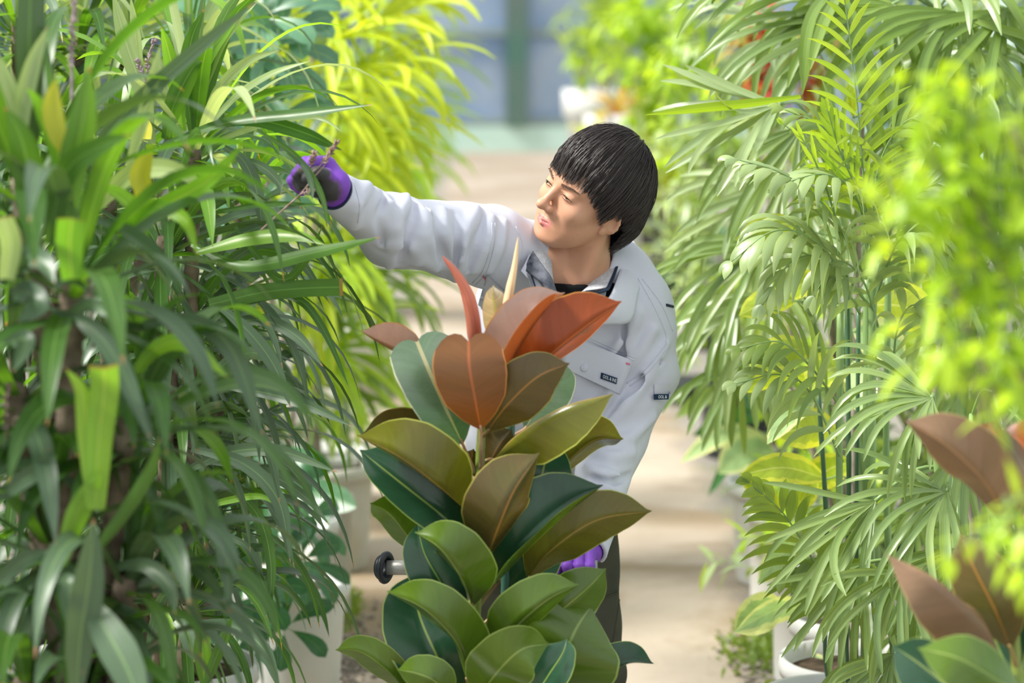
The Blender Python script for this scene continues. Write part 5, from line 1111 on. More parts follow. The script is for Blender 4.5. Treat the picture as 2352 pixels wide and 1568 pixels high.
scheff('bluish umbrella plant at the top left, behind the strap leaves', (P(600, 700, 6.4)[0], 6.4), [(600, 40, 6.1, (0, -.7, .5)), (560, 120, 6.1), (640, 110, 6.1, (.5, -.7, .3)), (590, 200, 6.1, (0, -.8, .4)), (540, 20, 6.2), (660, 40, 6.2), (620, 280, 6.1, (.3, -.8, .3)), (560, 330, 6.1), (500, 80, 6.2), (640, 420, 6.2), (580, 480, 6.2)], mats=('scheff_blue',), seed=4, L=.135, W=.055, potm='pot_dirty')
# tall white pots on the left side of the path
def solo_pot(label, px, py_floor, r, h, mat='pot', leafy=None):
    Y = 5553*1.8/py_floor; x = P(px, py_floor, Y)[0]; t = thing('planter_pot', label, 'pot', (x, Y, 0)); mb = MB()
    lathe(mb, (x, Y, 0), [(.001, 0), (r*.86, 0), (r*.90, .02), (r*.97, h*.88), (r*1.02, h*.885), (r*1.03, h*.95), (r*1.03, h), (r*.95, h), (r*.94, h*.9), (.001, h*.9)], 44); mb.build('shell', M[mat], t)
    mb = MB(); lathe(mb, (x, Y, 0), [(r*.94, h*.905), (.001, h*.915)], 20); mb.build('soil', M['soil'], t); return t, x, Y
t, x, Y = solo_pot('tall white pot at the path edge, left of the rubber plant', 695, 1500, .105, .36)
mb = MB(); vleaf(mb, [P(600,1080,6.5), P(680,1120,6.4), P(750,1140,6.35), P(818,1165,6.3)], .085, 10, 'T', 'obov', .1, .8, 7); vleaf(mb, [P(600,1120,6.5), P(680,1150,6.4), P(755,1210,6.3)], .085, 0, 'T', 'obov', .1, .5, 7); vleaf(mb, [P(640,1020,6.6), P(700,1060,6.5), P(760,1080,6.5)], .08, 0, 'T', 'obov', .1, .5, 7)
tube(mb, spline([[x, Y, .32], P(620, 1180, 6.5), P(600, 1080, 6.5)], 14), .008, 6, mi=1); mb.build('broad_leaves', [M['scheff'], M['cane']], t)
solo_pot('aged cream pot just behind the tall white pot on the left', 738, 1435, .095, .36, 'pot_dirty')
# golden palms behind
def fan_palm(label, base, fans, mats=('palm_gold',), seed=1, L=.5, W=.028, n=16, spread=2.9, droop=.7, potm='pot_dirty', ncane=4, group=None, name='lady_palm', potr=.17, crad=.009, seg=11):
    rs = np.random.RandomState(seed); t = thing(name, label, 'palm', (base[0], base[1], 0), group); pot(t, base[0], base[1], potr, .34, potm); canes = []
    for k in range(ncane):
        b0 = np.array([base[0]+rs.randn()*.05, base[1]+rs.randn()*.04, .3]); q = P(*fans[int(k*len(fans)/ncane)][:3]); tp = np.array([q[0]*.6+base[0]*.4, q[1]*.5+base[1]*.5+.05, q[2]-.08]); mb = MB(); rings(mb, np.array([b0, (b0+tp)/2+rs.randn(3)*.015, tp]), crad, .05, .18, 8); mb.build('cane', M['bark_grey' if k % 2 else 'cane'], t); canes.append((b0, tp))
    for q in fans:
        c = P(*q[:3]); d0 = q[3]; up = q[4] if len(q) > 4 else (0, -.35, 1); b0, tp = canes[np.argmin([abs(cn[1][2]-c[2])+abs(cn[1][0]-c[0]) for cn in canes])]
        mb = MB(); fan(mb, c, d0, up, n+rs.randint(-2, 3), q[5] if len(q) > 5 else L, W, rs, q[7] if len(q) > 7 else spread, q[6] if len(q) > 6 else droop, 0, stalk=tp if c[2] > tp[2]-.2 else b0*.4+tp*.6, seg=seg); mb.build('fan_leaf', [M[mats[rs.randint(len(mats))]], M['cane']], t)
    return t
fan_palm('golden fan palm at the top left, fingers pointing to the end wall', (P(740, 900, 7.6)[0], 7.6),
 [(770, 40, 7.4, (.4, -.3, .8)), (760, 90, 7.2, (1, -.2, .25)), (700, 60, 7.3, (-.6, -.3, .6)), (820, 150, 7.2, (1, -.1, .0)), (740, 200, 7.2, (.3, -.7, -.3)), (790, 250, 7.3, (.9, -.3, -.3)), (700, 300, 7.4, (.5, -.5, -.6)), (760, 330, 7.2, (.8, -.4, -.5)), (680, 180, 7.4, (-.2, -.6, .3)), (850, 60, 7.5, (.8, .1, .5)), (770, -40, 7.4, (.5, -.2, .8))], seed=11, n=18, L=.42)
fan_palm('yellow green fan palm under the raised sleeve, behind the pots', (P(720, 1300, 7.8)[0], 7.8),
 [(740, 560, 7.4, (.8, -.4, -.3)), (700, 620, 7.3, (.3, -.6, -.6)), (780, 620, 7.4, (.9, -.2, -.2)), (720, 740, 7.4, (.9, -.3, -.2)), (660, 560, 7.4, (-.2, -.6, .3)), (760, 800, 7.4, (.8, -.4, -.5)), (680, 860, 7.5, (.5, -.5, -.4)), (740, 470, 7.5, (.5, -.4, .4)), (700, 420, 7.6, (.8, -.3, .1)), (640, 700, 7.5, (.2, -.8, .1))], mats=('palm_lime', 'palm_gold', 'palm'), seed=12, n=15, L=.42, potm='pot', ncane=6)
fan_palm('shaded fan palm deep in the left row behind the umbrella plant', (P(560, 900, 8.6)[0], 8.6),
 [(600, 300, 8.4, (.6, -.5, .2)), (520, 500, 8.3, (.3, -.6, .2)), (640, 700, 8.5, (.8, -.5, 0)), (420, 300, 8.5, (0, -.6, .4)), (540, 900, 8.4, (.4, -.6, 0)), (620, 100, 8.5, (.5, -.4, .5)), (300, 200, 8.5, (-.3, -.6, .4)), (460, 60, 8.5, (0, -.5, .6)), (640, 1000, 8.6, (.5, -.5, -.1)), (480, 1100, 8.5, (0, -.6, 0))], mats=('palm', 'fan'), seed=13, n=16, L=.55, W=.035)
fan_palm('far lime fan palm at the left edge of the path, near the pale kerb', (P(820, 500, 11.)[0], 11.),
 [(850, 60, 10.8, (.8, -.2, .4)), (870, 150, 10.6, (.9, -.2, .0)), (830, 240, 10.6, (.7, -.4, -.3)), (860, 320, 10.6, (.7, -.3, -.5)), (780, 180, 10.8, (0, -.6, .2)), (820, 420, 10.7, (.5, -.5, -.4)), (760, 350, 10.8, (0, -.6, 0)), (800, 540, 10.8, (.4, -.6, -.3))], mats=('palm_lime', 'palm'), seed=14, n=15, L=.55, W=.04, ncane=5)
fan_palm('farthest green palm of the left row', (P(800, 450, 14.)[0], 14.), [(760, 40, 13.8, (.4, -.4, .5)), (840, 100, 13.6, (.8, -.3, .2)), (800, 200, 13.6, (.4, -.6, 0)), (880, 200, 13.8, (.8, -.4, -.1)), (700, 250, 13.8, (0, -.6, .2)), (820, 320, 13.8, (.5, -.6, -.2)), (600, 150, 13.8, (0, -.6, .4)), (640, 350, 13.8, (0, -.8, 0))], mats=('palm', 'palm_lime'), seed=15, n=14, L=.6, W=.05, ncane=3)
# ------------------------------------------------------------------ right side
# bamboo palm in focus: green canes and pinnate leaves
bpx = P(1950, 1500, 4.95); t = thing('bamboo_palm', 'bamboo palm in focus on the right, smooth green canes and arching silvery leaves', 'palm', (bpx[0], 4.95, 0)); pot(t, bpx[0], 4.95, .19, .34, 'pot')
rs = np.random.RandomState(21)
for i, (xb, yb, xm, xt, yt, Y, r, mt) in enumerate(((1935, 1568, 1928, 1930, 700, 4.90, .0072, 'cane'), (2000, 1568, 2002, 2005, 560, 4.93, .0085, 'cane'), (1985, 1568, 1990, 1992, 640, 4.97, .0080, 'cane'), (1965, 1568, 1968, 1972, 700, 4.99, .0045, 'cane_dark'),
   (1948, 1568, 1950, 1945, 640, 5.0, .0052, 'cane_dark'), (2040, 1568, 2035, 2040, 620, 5.02, .007, 'cane'), (1905, 1568, 1900, 1880, 900, 5.02, .005, 'cane_dark'))):
    mb = MB(); b = P(xb, yb, Y); rings(mb, np.array([[bpx[0]+rs.randn()*.05, 4.95+rs.randn()*.04, .3], b, P(xm, (yb+yt)/2, Y), P(xt, yt, Y)]), r, .13, .14, 12); mb.build('cane', M[mt], t)
FM = lambda a: [M[a], M['cane']]
def fr(tt, pts, n, L, W, mat, droop=.9, ang=.85, lift=.2, up=None, rach=.0032, prof='lance', seed=None, seg=9):
    mb = MB(); frond(mb, [P(*q) for q in pts], n, L, W, np.random.RandomState(seed or rs.randint(9999)), droop, ang, 0, 1, lift, prof, up, rach, seg=seg); return mb.build('frond', FM(mat), tt)
fr(t, [(2003,600,4.92),(1985,420,4.88),(1965,200,4.84),(1935,-40,4.82)], 15, .155, .0125, 'palm_lime', .45, 1.05, .10, (.1,-1,.1), .0028, seed=1)
fr(t, [(2005,560,4.92),(1975,450,4.88),(1930,350,4.84),(1900,250,4.82)], 9, .13, .011, 'palm_lime', -.1, .50, .1, (0,-1,.2), seed=2)
fr(t, [(1935,560,4.9),(1900,440,4.86),(1850,330,4.82),(1800,285,4.80)], 5, .10, .010, 'palm_lime', -.1, .35, .1, (0,-1,.2), seed=3)
fr(t, [(1990,640,4.93),(1900,480,4.82),(1800,400,4.75),(1690,365,4.72)], 10, .17, .024, 'palm_grey', 1.5, .9, .1, (-.2,-.5,.9), seed=4)
fr(t, [(2000,560,4.93),(1960,440,4.85),(1890,400,4.78),(1800,420,4.74)], 9, .17, .022, 'palm_grey', 1.5, .9, .1, (-.2,-.5,.9), seed=5)
fr(t, [(1995,700,4.93),(1880,560,4.80),(1780,530,4.74),(1680,600,4.72)], 10, .18, .026, 'palm_grey', 1.4, .85, .1, (-.2,-.6,.8), seed=6)
fr(t, [(1975,720,4.93),(1900,600,4.82),(1820,600,4.76),(1750,700,4.74)], 9, .17, .024, 'palm_grey', 1.4, .85, .1, (-.2,-.7,.7), seed=7)
fr(t, [(1935,940,4.9),(1860,840,4.84),(1790,785,4.80),(1700,800,4.78)], 9, .15, .020, 'palm', 1.3, .9, .1, (-.1,-.7,.7), seed=8)
fr(t, [(1935,1060,4.9),(1860,900,4.84),(1790,860,4.80),(1690,880,4.77)], 9, .16, .020, 'palm_grey', 1.3, .9, .1, (-.1,-.8,.6), seed=9)
fr(t, [(1930,1400,4.9),(1870,1290,4.84),(1800,1180,4.80),(1722,1108,4.78)], 11, .14, .024, 'palm', .7, .95, .05, (-.3,-.9,.2), .0030, seed=10)
fr(t, [(2010,640,4.93),(2060,500,4.86),(2130,430,4.82),(2220,400,4.8)], 10, .17, .022, 'palm_grey', 1.3, .9, .1, (.2,-.6,.8), seed=11)
fr(t, [(2005,700,4.93),(2060,560,4.84),(2110,540,4.80),(2160,620,4.8)], 9, .17, .024, 'palm_grey', 1.4, .9, .1, (.2,-.6,.8), seed=12)
fr(t, [(2000,560,4.95),(2020,380,4.9),(2080,280,4.85),(2170,260,4.82)], 10, .17, .017, 'palm', 1.2, .9, .1, (.2,-.6,.8), seed=13)
fr(t, [(1995,600,5.0),(1960,420,4.98),(1900,300,4.95),(1800,250,4.92)], 11, .17, .017, 'palm', 1.2, .9, .1, (-.2,-.6,.8), seed=14)
fr(t, [(1960,1500,4.95),(1930,1350,4.9),(1880,1280,4.86),(1800,1330,4.82)], 9, .15, .022, 'palm', 1.3, .9, .1, (-.3,-.8,.4), seed=15)
fr(t, [(2020,760,4.95),(1980,640,4.88),(1920,600,4.84),(1870,680,4.82)], 8, .16, .024, 'palm_grey', 1.5, .9, .1, (-.2,-.8,.5), seed=16)
fr(t, [(2050,900,4.98),(2060,760,4.9),(2100,700,4.86),(2150,760,4.84)], 8, .16, .022, 'palm_grey', 1.3, .9, .1, (.2,-.8,.5), seed=17)
# fan palms
def upn(*a): return a
fan_palm('fan palm with long narrow pleated fingers spreading before the green canes', (P(2180, 1400, 4.75)[0], 4.75),
 [(2140, 912, 4.55, (-.8, -.25, -.12), (-.2, -.7, .7), .25), (2175, 1128, 4.55, (-.8, -.3, -.35), (-.2, -.8, .6), .27), (2075, 1310, 4.55, (-.25, -.2, -1), (-.1, -1, -.2), .24), (2010, 1150, 4.65, (-.75, -.2, -.65), (-.2, -.9, .3), .29, .35, 1.3), (1990, 1290, 4.7, (-.5, -.2, -.85), (-.2, -.9, .3), .25, .4, 1.5), (2230, 1010, 4.6, (.3, -.3, -.6), (0, -.8, .5), .25), (2200, 1260, 4.6, (-.3, -.2, -.9), (0, -1, 0), .25),
  (2280, 900, 4.6, (.5, -.3, .2), (0, -.8, .6), .3), (2250, 1400, 4.65, (.2, -.2, -.9), (0, -1, .0), .3), (2050, 1500, 4.65, (-.2, -.2, -.9), (0, -1, .1), .28)], mats=('fan',), seed=22, n=17, W=.017, spread=2.3, droop=.95, ncane=4)
fan_palm('fan palm reaching towards the head, long drooping fingers in the middle right', (P(2010, 900, 6.0)[0], 6.0),
 [(1790, 238, 5.2, (-.8, -.2, -.35), (-.3, -.75, .5), .32, .15, 1.5), (1840, 290, 5.4, (-.25, -.2, -.9), (-.2, -1, .1), .34), (1760, 560, 5.6, (-.7, -.3, -.6), (-.3, -.8, .4), .34, .6), (1780, 680, 5.6, (-.6, -.2, -.7), (-.3, -.9, .2), .35, .7), (1800, 420, 5.7, (-.7, -.2, -.6), (-.3, -.9, .3), .35, .5), (1700, 840, 5.8, (-.5, -.2, -.7), (-.3, -.9, .2), .24),
  (1850, 480, 5.8, (-.3, -.2, -.9), (-.2, -1, .1), .30), (1840, 100, 5.8, (-.8, -.2, .15), (-.3, -.6, .7), .34), (1690, 700, 5.8, (-.6, -.2, -.5), (-.3, -.8, .4), .24)], mats=('fan', 'fan', 'palm_grey'), seed=23, potr=.14, n=14, W=.021, spread=1.9, droop=.9, ncane=5)
mb = MB(); ribbon(mb, [(1840,222),(1720,238),(1600,250),(1480,264)], 5.1, 5.0, 22, 20, 'U', mi=0, lv=.2); 
o_ = mb.build('leaf', [M['palm_lime']], bpy.data.objects['lady_palm.006'])
fan_palm('tall dark fan palm in the top right corner', (P(2200, 900, 5.6)[0], 5.6),
 [(2050, 10, 5.4, (-.6, -.3, -.5), (-.2, -.8, .5), .36), (2200, 30, 5.3, (-.2, -.3, -.8), (0, -1, .2), .38), (2310, 20, 5.3, (.1, -.3, -.9), (0, -1, .2), .38), (2130, -60, 5.4, (.3, -.2, .2), (0, -.8, .6), .38), (2100, 130, 5.4, (.6, -.3, -.2), (0, -.8, .6), .34), (2260, 160, 5.5, (-.5, -.2, -.5), (0, -.9, .4), .36), (1960, 40, 5.45, (-.8, -.2, -.1), (-.2, -.7, .7), .42),
  (2330, 250, 5.5, (-.2, -.2, -.9), (0, -1, .2), .34), (2060, 300, 5.5, (0, -.3, -.9), (0, -1, .2), .34), (2200, 380, 5.5, (-.2, -.3, -.8), (0, -1, .2), .34), (1930, -30, 5.4, (-.9, -.2, .0), (-.2, -.6, .8), .42)], mats=('fan', 'palm'), seed=24, n=16, W=.026, spread=2.7, droop=.9, ncane=6)
fan_palm('low fan palm filling the right row behind the rubber plant at the edge', (P(2250, 1300, 5.5)[0], 5.5),
 [(2200, 620, 5.4, (-.4, -.3, -.5), (0, -.9, .4), .30), (2250, 800, 5.4, (.1, -.3, -.8), (0, -1, .2), .30), (2300, 1000, 5.4, (.1, -.3, -.8), (0, -1, .2), .30), (2190, 1060, 5.4, (-.1, -.3, -.9), (0, -1, .3), .28), (2100, 1180, 5.4, (-.3, -.3, -.7), (0, -.9, .4), .26), (2250, 1250, 5.4, (0, -.3, -.8), (0, -1, .2), .30), (2130, 1400, 5.4, (-.3, -.3, -.7), (0, -1, .3), .28), (2300, 1480, 5.4, (0, -.3, -.5), (0, -1, .3), .30), (2330, 620, 5.4, (0, -.3, -.5), (0, -1, .3), .30), (2200, 480, 5.4, (0, -.3, -.6), (0, -1, .3), .30)], mats=('palm', 'fan'), seed=25, n=13, W=.018, spread=2.6, droop=.9, ncane=6)
# yellow-green broad leaves behind the canes
def broad(label, base, lvs, mats=('ficus',), potm='pot', seed=1, name='council_tree', prof='rubber', potr=.16, poth=.32, sr=.008, group=None, cat='plant', leafn='leaf', cols=7):
    rs = np.random.RandomState(seed); t = thing(name, label, cat, (base[0], base[1], 0), group); pot(t, base[0], base[1], potr, poth, potm)
    zs_ = [P(*l[1])[2] for l in lvs]; tp = np.array([base[0], base[1], max(zs_)]); bt = np.array([base[0], base[1], poth*.8]); mb = MB(); sc = spline([bt, (bt+tp)/2+[rs.randn()*.02, rs.randn()*.02, 0], tp], 30); tube(mb, sc, np.linspace(sr*1.2, sr*.5, 30), 9); mb.build('stem', M['bark_grey'], t)
    for l in lvs:
        b, tip, wpx = l[0], l[1], l[2]; kw = l[3] if len(l) > 3 else {}
        p0, p1 = P(*b), P(*tip); mid = (p0+p1)/2+np.array([0, -.01, .10*np.linalg.norm(p1-p0)]); W = wpx*(b[2]+tip[2])/2/FPX*1.05; mb = MB()
        vleaf(mb, [p0, mid, p1], W, kw.get('roll', rs.randn()*15), kw.get('face', 'T'), prof, kw.get('fold', .18), rs.rand(), cols, 18, 0, .02); nd = sc[np.argmin(np.abs(sc[:, 2]-(p0[2]-.03)))]
        tube(mb, spline([nd, (nd+p0)/2+[0, 0, .01], p0, p0+(mid-p0)*.1], 10), .0022, 6, mi=1); mb.build(leafn, [M[kw.get('mat', mats[rs.randint(len(mats))])], M['cane']], t)
    return t
broad('broad yellow margined leaves on a woody stem behind the bamboo palm canes', (P(1960, 1400, 5.35)[0], 5.35),
 [((1850,530,5.3),(1690,552,5.2),62,dict(face='U',mat='ficus')), ((1830,690,5.3),(1697,725,5.2),64,dict(face='U',mat='ficus')), ((1870,800,5.3),(1718,850,5.2),80,dict(face='U',mat='ficus')), ((1860,870,5.3),(1700,900,5.2),50,dict(face='U',mat='ficus')),
  ((1960,760,5.3),(2080,830,5.2),100,dict(mat='ficus_pale')), ((1990,700,5.3),(2150,740,5.2),110,dict(face='U',mat='ficus')), ((1930,840,5.3),(1860,900,5.15),90,dict(mat='ficus')), ((1960,830,5.3),(1990,960,5.15),80,dict(mat='ficus_pale')),
  ((1870,920,5.3),(1762,1020,5.15),62,dict(mat='ficus_pale')), ((1930,1000,5.3),(1780,1000,5.2),95,dict(face='U',mat='ficus')), ((1900,1100,5.3),(1700,1090,5.2),70,dict(mat='ficus')), ((1880,530,5.4),(1960,600,5.3),70,dict(mat='ficus_pale')),
  ((1990,560,5.4),(2100,600,5.3),90,dict(mat='ficus')), ((2010,620,5.4),(2140,640,5.3),90,dict(mat='ficus_pale')), ((1900,330,5.4),(1870,260,5.35),56,dict(face='U',mat='ficus')), ((1960,270,5.3),(1948,190,5.25),26,dict(face='U',mat='ficus')),
  ((1920,450,5.4),(1880,520,5.3),70,dict(mat='ficus_pale')), ((1880,640,5.4),(1800,690,5.3),60,dict(mat='ficus')), ((1980,480,5.4),(2060,440,5.35),70,dict(mat='ficus'))], seed=31)
broad('low variegated broad leaves hanging over the white pots at the right path edge', (P(1930, 1500, 5.66)[0], 5.66),
 [((1800,1390,5.45),(1686,1452,5.35),92,dict(mat='ficus_pale')), ((1880,1400,5.5),(1688,1450,5.3),62,dict(mat='ficus_pale',roll=20)), ((1790,1190,5.5),(1700,1085,5.45),56,dict(mat='ficus')), ((1840,1240,5.5),(1740,1340,5.4),70,dict(mat='ficus_pale')), ((1860,1500,5.5),(1880,1600,5.4),70,dict(mat='ficus_pale')), ((1900,1330,5.5),(1880,1420,5.4),66,dict(mat='ficus')), ((1850,1120,5.5),(1960,1060,5.4),80,dict(mat='ficus')), ((1830,1170,5.5),(1880,1100,5.4),56,dict(mat='ficus'))], seed=32, poth=.34, potr=.12)
M['deep'] = leafmat('deep_green_leaf', (.045,.10,.03), (.06,.12,.04), trans=.22, tcol=(1.6,1.7,.3), rough=.45)
# white pots along the right edge
for a in (('white pot farther along the right path edge, behind the variegated leaves', 1800, 1428, .110, .32), ('white pot at the right path edge under the variegated leaves', 1870, 1600, .120, .355)):
    t2, x2, y2 = solo_pot(*a)
    mb = MB(); r_ = np.random.RandomState(int(a[1])); rosette(mb, (x2, y2, a[4]+.02), UP, 16, .22, .03, r_, .8, (0,), (.2, 1.4), 'lance'); mb.build('leaves', [M['palm']], t2)
# pale variegated leaves, blurred, on the path side
broad('pale striped dumb cane leaves leaning over the path on the right, blurred', (P(1790, 1200, 7.4)[0], 7.4),
 [((1760,1000,7.2),(1562,1062,6.9),50,dict(mat='ficus_pale')), ((1780,1040,7.2),(1650,1088,6.9),95,dict(mat='ficus_pale')), ((1740,1000,7.2),(1625,1140,7.0),26,dict(mat='scheff')), ((1760,960,7.2),(1590,1000,7.0),50,dict(mat='scheff')), ((1790,1080,7.2),(1740,1180,7.0),40,dict(mat='ficus_pale')), ((1700,900,7.2),(1550,960,7.0),40,dict(mat='palm')), ((1760,900,7.3),(1640,870,7.1),60,dict(mat='ficus_pale')), ((1790,860,7.3),(1700,960,7.1),70,dict(mat='scheff'))], seed=33, name='dumb_cane')
# near shrub with lime leaves
def shrub(label, base, ctrs, n_twigs, L, W, mats, seed, name='shrub', droop=.7, leaf_per=12, prof='lance', potm='pot_black', twl=.22, group=None, twn='leafy_twig', cat='shrub', dirf=None, poth=.3, potr=.17, stems=5, bow=(0, 0, 0)):
    rs = np.random.RandomState(seed); t = thing(name, label, cat, (base[0], base[1], 0), group); pot(t, base[0], base[1], potr, poth, potm); tops = []
    for k in range(stems):
        q = P(*ctrs[(k*len(ctrs))//stems][:3]); b0 = np.array([base[0]+rs.randn()*.03, base[1]+rs.randn()*.03, poth*.85]); mb = MB(); tube(mb, spline([b0, (b0+q)/2+rs.randn(3)*.02+np.array(bow), q], 20), np.linspace(.008, .003, 20), 7); mb.build('stem', M['bark_grey'], t); tops.append((b0, q))
    for (px, py, Y, sx) in ctrs:
        mb = MB(); c0 = P(px, py, Y)
        for k in range(n_twigs):
            c = c0+rs.randn(3)*sx*np.array([1, .8, 1]); d = nrm(rs.randn(3)*[1, 1, .6]+[0, -.2, .3]) if dirf is None else nrm(rs.randn(3)*.6+dirf); q = [c]
            for j in range(10): d = nrm(d+np.array([0, 0, -1])*.06+rs.randn(3)*.03); q.append(q[-1]+d*twl/10)
            q = np.array(q); tube(mb, q, np.linspace(.0018, .0008, 11), 5, mi=1); tube(mb, [c0, (c0+c)/2, c], .0016, 4, mi=1)
            for l in range(leaf_per):
                f = (l+.7)/leaf_per; i = min(10, int(f*10)); T = tangents(q)[i]; az = l*2.4+rs.rand(); e1 = nrm(np.cross(T, [.2, .1, 1])); e2 = np.cross(T, e1); ld = nrm(T*.6+(e1*math.cos(az)+e2*math.sin(az))); p = [q[i]]
                ll = L*(.6+.6*rs.rand())
                for j in range(6): ld = nrm(ld+np.array([0, 0, -1])*droop*.16); p.append(p[-1]+ld*ll/6)
                p = np.array(p); side = np.cross(tangents(p), [0, 0, 1.]); side = vn(side+1e-6)
                if np.cross(side[0], tangents(p)[0])[2] < 0: side = -side
                blade(mb, p, W*(.7+.6*rs.rand()), side, prof, .22, rs.rand(), 3, 0, 0, 0)
        tw = mb.build(twn, [M[mats[rs.randint(len(mats))]], M['cane']], t)
    return t
shrub('near lime green leafy shrub at the right edge, strongly out of focus', (P(2560, 900, 2.8)[0], 2.8),
 [(2320, 270, 2.7, .028), (2210, 250, 2.7, .018), (2345, 420, 2.7, .035), (2230, 430, 2.7, .024), (2140, 420, 2.7, .012), (2290, 590, 2.7, .032), (2180, 640, 2.7, .022), (2345, 720, 2.7, .03), (2260, 770, 2.7, .022), (2220, 850, 2.7, .012), (2340, 560, 2.7, .03), (2320, 860, 2.7, .02), (2120, 300, 2.7, .006), (2070, 460, 2.7, .005), (2345, 1180, 2.65, .010)], 5, .046, .017, ('shrub',), 41, leaf_per=7, twl=.09, bow=(.16, 0, 0))
# near rubber plant, bottom right
r2 = thing('rubber_plant', 'second rubber plant at the bottom right corner, brown undersides, slightly blurred', 'potted plant', (P(2340, 1700, 3.7)[0], 3.7, 0)); pot(r2, P(2340, 1700, 3.7)[0], 3.7, .17, .34, 'pot')
mb = MB(); c = spline([[P(2340, 1700, 3.7)[0], 3.7, .3], P(2338, 1900, 3.7), P(2336, 1568, 3.7), P(2330, 1430, 3.7), P(2345, 1250, 3.7), P(2352, 1050, 3.7)], 80); tube(mb, c, np.linspace(.013, .006, 80)*(1+.1*(np.arange(80) % 11 == 0)), 12); mb.build('stem', M['stemg'], r2)
E = lambda y: 3.7+y
rub(r2, [dict(b=(2318,1215,E(-.02)), m=[(2262,1110,E(-.1)),(2170,1020,E(-.12))], t=(2078,966,E(-.1)), w=.125, roll=30, face='U', mat='r_dusty', fold=.5, n=(2345,1280,E(0)), lv=1.),
 dict(b=(2310,1560,E(-.05)), m=[(2265,1440,E(-.12)),(2150,1330,E(-.15))], t=(2035,1272,E(-.12)), w=.145, roll=-45, face='U', mat='r_dusty', fold=.85, n=(2336,1600,E(0)), lv=1.),
 dict(b=(2322,1490,E(-.02)), m=[(2285,1400,E(-.04)),(2235,1300,E(-.03))], t=(2205,1225,E(0)), w=.105, roll=16, face='U', mat='r_brown', fold=.2, n=(2336,1540,E(0)), lv=.2),
 dict(b=(2365,1150,E(-.02)), m=[(2340,1080,E(-.05)),(2300,1020,E(-.05))], t=(2268,968,E(-.03)), w=.060, roll=-10, face='U', mat='r_copper', fold=.3, n=(2350,1200,E(0)), lv=.9),
 dict(b=(2400,1120,E(-.01)), m=[(2375,1060,E(-.03)),(2340,1010,E(-.02))], t=(2305,985,E(0)), w=.10, roll=0, face='U', mat='r_red', fold=.2, lv=.8),
 dict(b=(2352,1600,E(-.15)), m=[(2290,1560,E(-.2)),(2200,1510,E(-.22))], t=(2108,1488,E(-.2)), w=.105, roll=-24, face='U', mat='r_green', fold=.3, n=(2340,1650,E(0)), lv=1.),
 dict(b=(2250,1660,E(-.1)), m=[(2190,1590,E(-.1)),(2120,1530,E(-.08))], t=(2050,1482,E(-.05)), w=.105, roll=10, face='T', mat='r_green', fold=.25, lv=.5, n=(2340,1700,E(0))),
 dict(b=(2330,1560,E(-.01)), m=[(2290,1480,E(.02)),(2250,1380,E(.04))], t=(2195,1310,E(.06)), w=.13, roll=0, face='T', mat='r_green', fold=.25, lv=.5, n=(2338,1600,E(0))),
 dict(b=(2340,1180,E(.03)), m=[(2310,1120,E(.04)),(2270,1040,E(.04))], t=(2290,960,E(.04)), w=.08, roll=0, face='U', mat='r_copper', fold=.25, lv=.2)], None)
# middle distance, right
shrub('yellow and orange croton half hidden behind the drooping palm fingers', (P(1850, 600, 8.2)[0], 8.2), [(1790, 120, 7.9, .05), (1740, 170, 7.9, .05), (1830, 180, 7.9, .06), (1800, 260, 7.9, .05), (1760, 60, 8., .05), (1700, 100, 8., .05), (1860, 80, 8., .06)], 5, .10, .035, ('croton', 'croton', 'croton_red', 'ficus_pale'), 42, leaf_per=8, name='croton', twl=.10)
shrub('bright leafy shrub in the right row above the end of the drooping fan', (P(1700, 900, 9.5)[0], 9.5), [(1600, 200, 9.3, .10), (1560, 120, 9.3, .08), (1660, 300, 9.3, .1), (1620, 400, 9.3, .1), (1600, 520, 9.3, .09), (1640, 60, 9.3, .12), (1700, 200, 9.3, .1), (1680, 600, 9.3, .12), (1640, 700, 9.3, .08), (1740, 400, 9.3, .12), (1780, 700, 9.3, .12), (1580, 330, 9.3, .07)], 9, .09, .03, ('palm_lime', 'shrub', 'palm_grey', 'ficus_pale'), 43, leaf_per=9, twl=.16)
shrub('dark green leafy shrub deeper in the right row with pale young leaves', (P(1640, 700, 12.5)[0], 12.5), [(1480, 120, 12.3, .10), (1500, 230, 12.2, .08), (1540, 40, 12.3, .12), (1460, 60, 12.3, .08), (1520, 320, 12.2, .07), (1600, 400, 12.3, .12), (1580, 200, 12.3, .12), (1620, 560, 12.3, .1), (1640, 80, 12.3, .14)], 8, .13, .055, ('scheff', 'palm_grey', 'palm_lime', 'ficus'), 44, leaf_per=7, twl=.18)
shrub('tall mixed green shrub near the end wall on the right, yellowish leaves', (P(1560, 500, 16.5)[0], 16.5), [(1400, 60, 16.3, .12), (1440, 130, 16.3, .1), (1370, 110, 16.3, .09), (1470, 0, 16.3, .14), (1500, 80, 16.3, .14), (1520, 220, 16.3, .12), (1560, 330, 16.3, .14)], 8, .16, .05, ('palm_lime', 'palm', 'ficus', 'palm_gold'), 45, leaf_per=8, twl=.24, potr=.25)
shrub('leafy shrub at far right behind the tall dark fan palm', (P(2200, 700, 7.8)[0], 7.8), [(x, y, 7.6, .12) for x in (1950, 2080, 2200, 2320) for y in (60, 240, 420, 620, 820, 1000)], 7, .10, .03, ('palm', 'palm_grey', 'palm_lime', 'fan'), 46, leaf_per=9, twl=.18)
shrub('low dense green shrub in the right row behind the white pots', (P(2000, 1150, 7.0)[0], 7.0), [(x, y, 6.8, .10) for x in (1860, 1980, 2100, 2230) for y in (700, 900, 1080, 1240)], 7, .09, .03, ('palm', 'palm_grey', 'palm_lime', 'scheff'), 47, leaf_per=9, twl=.16)
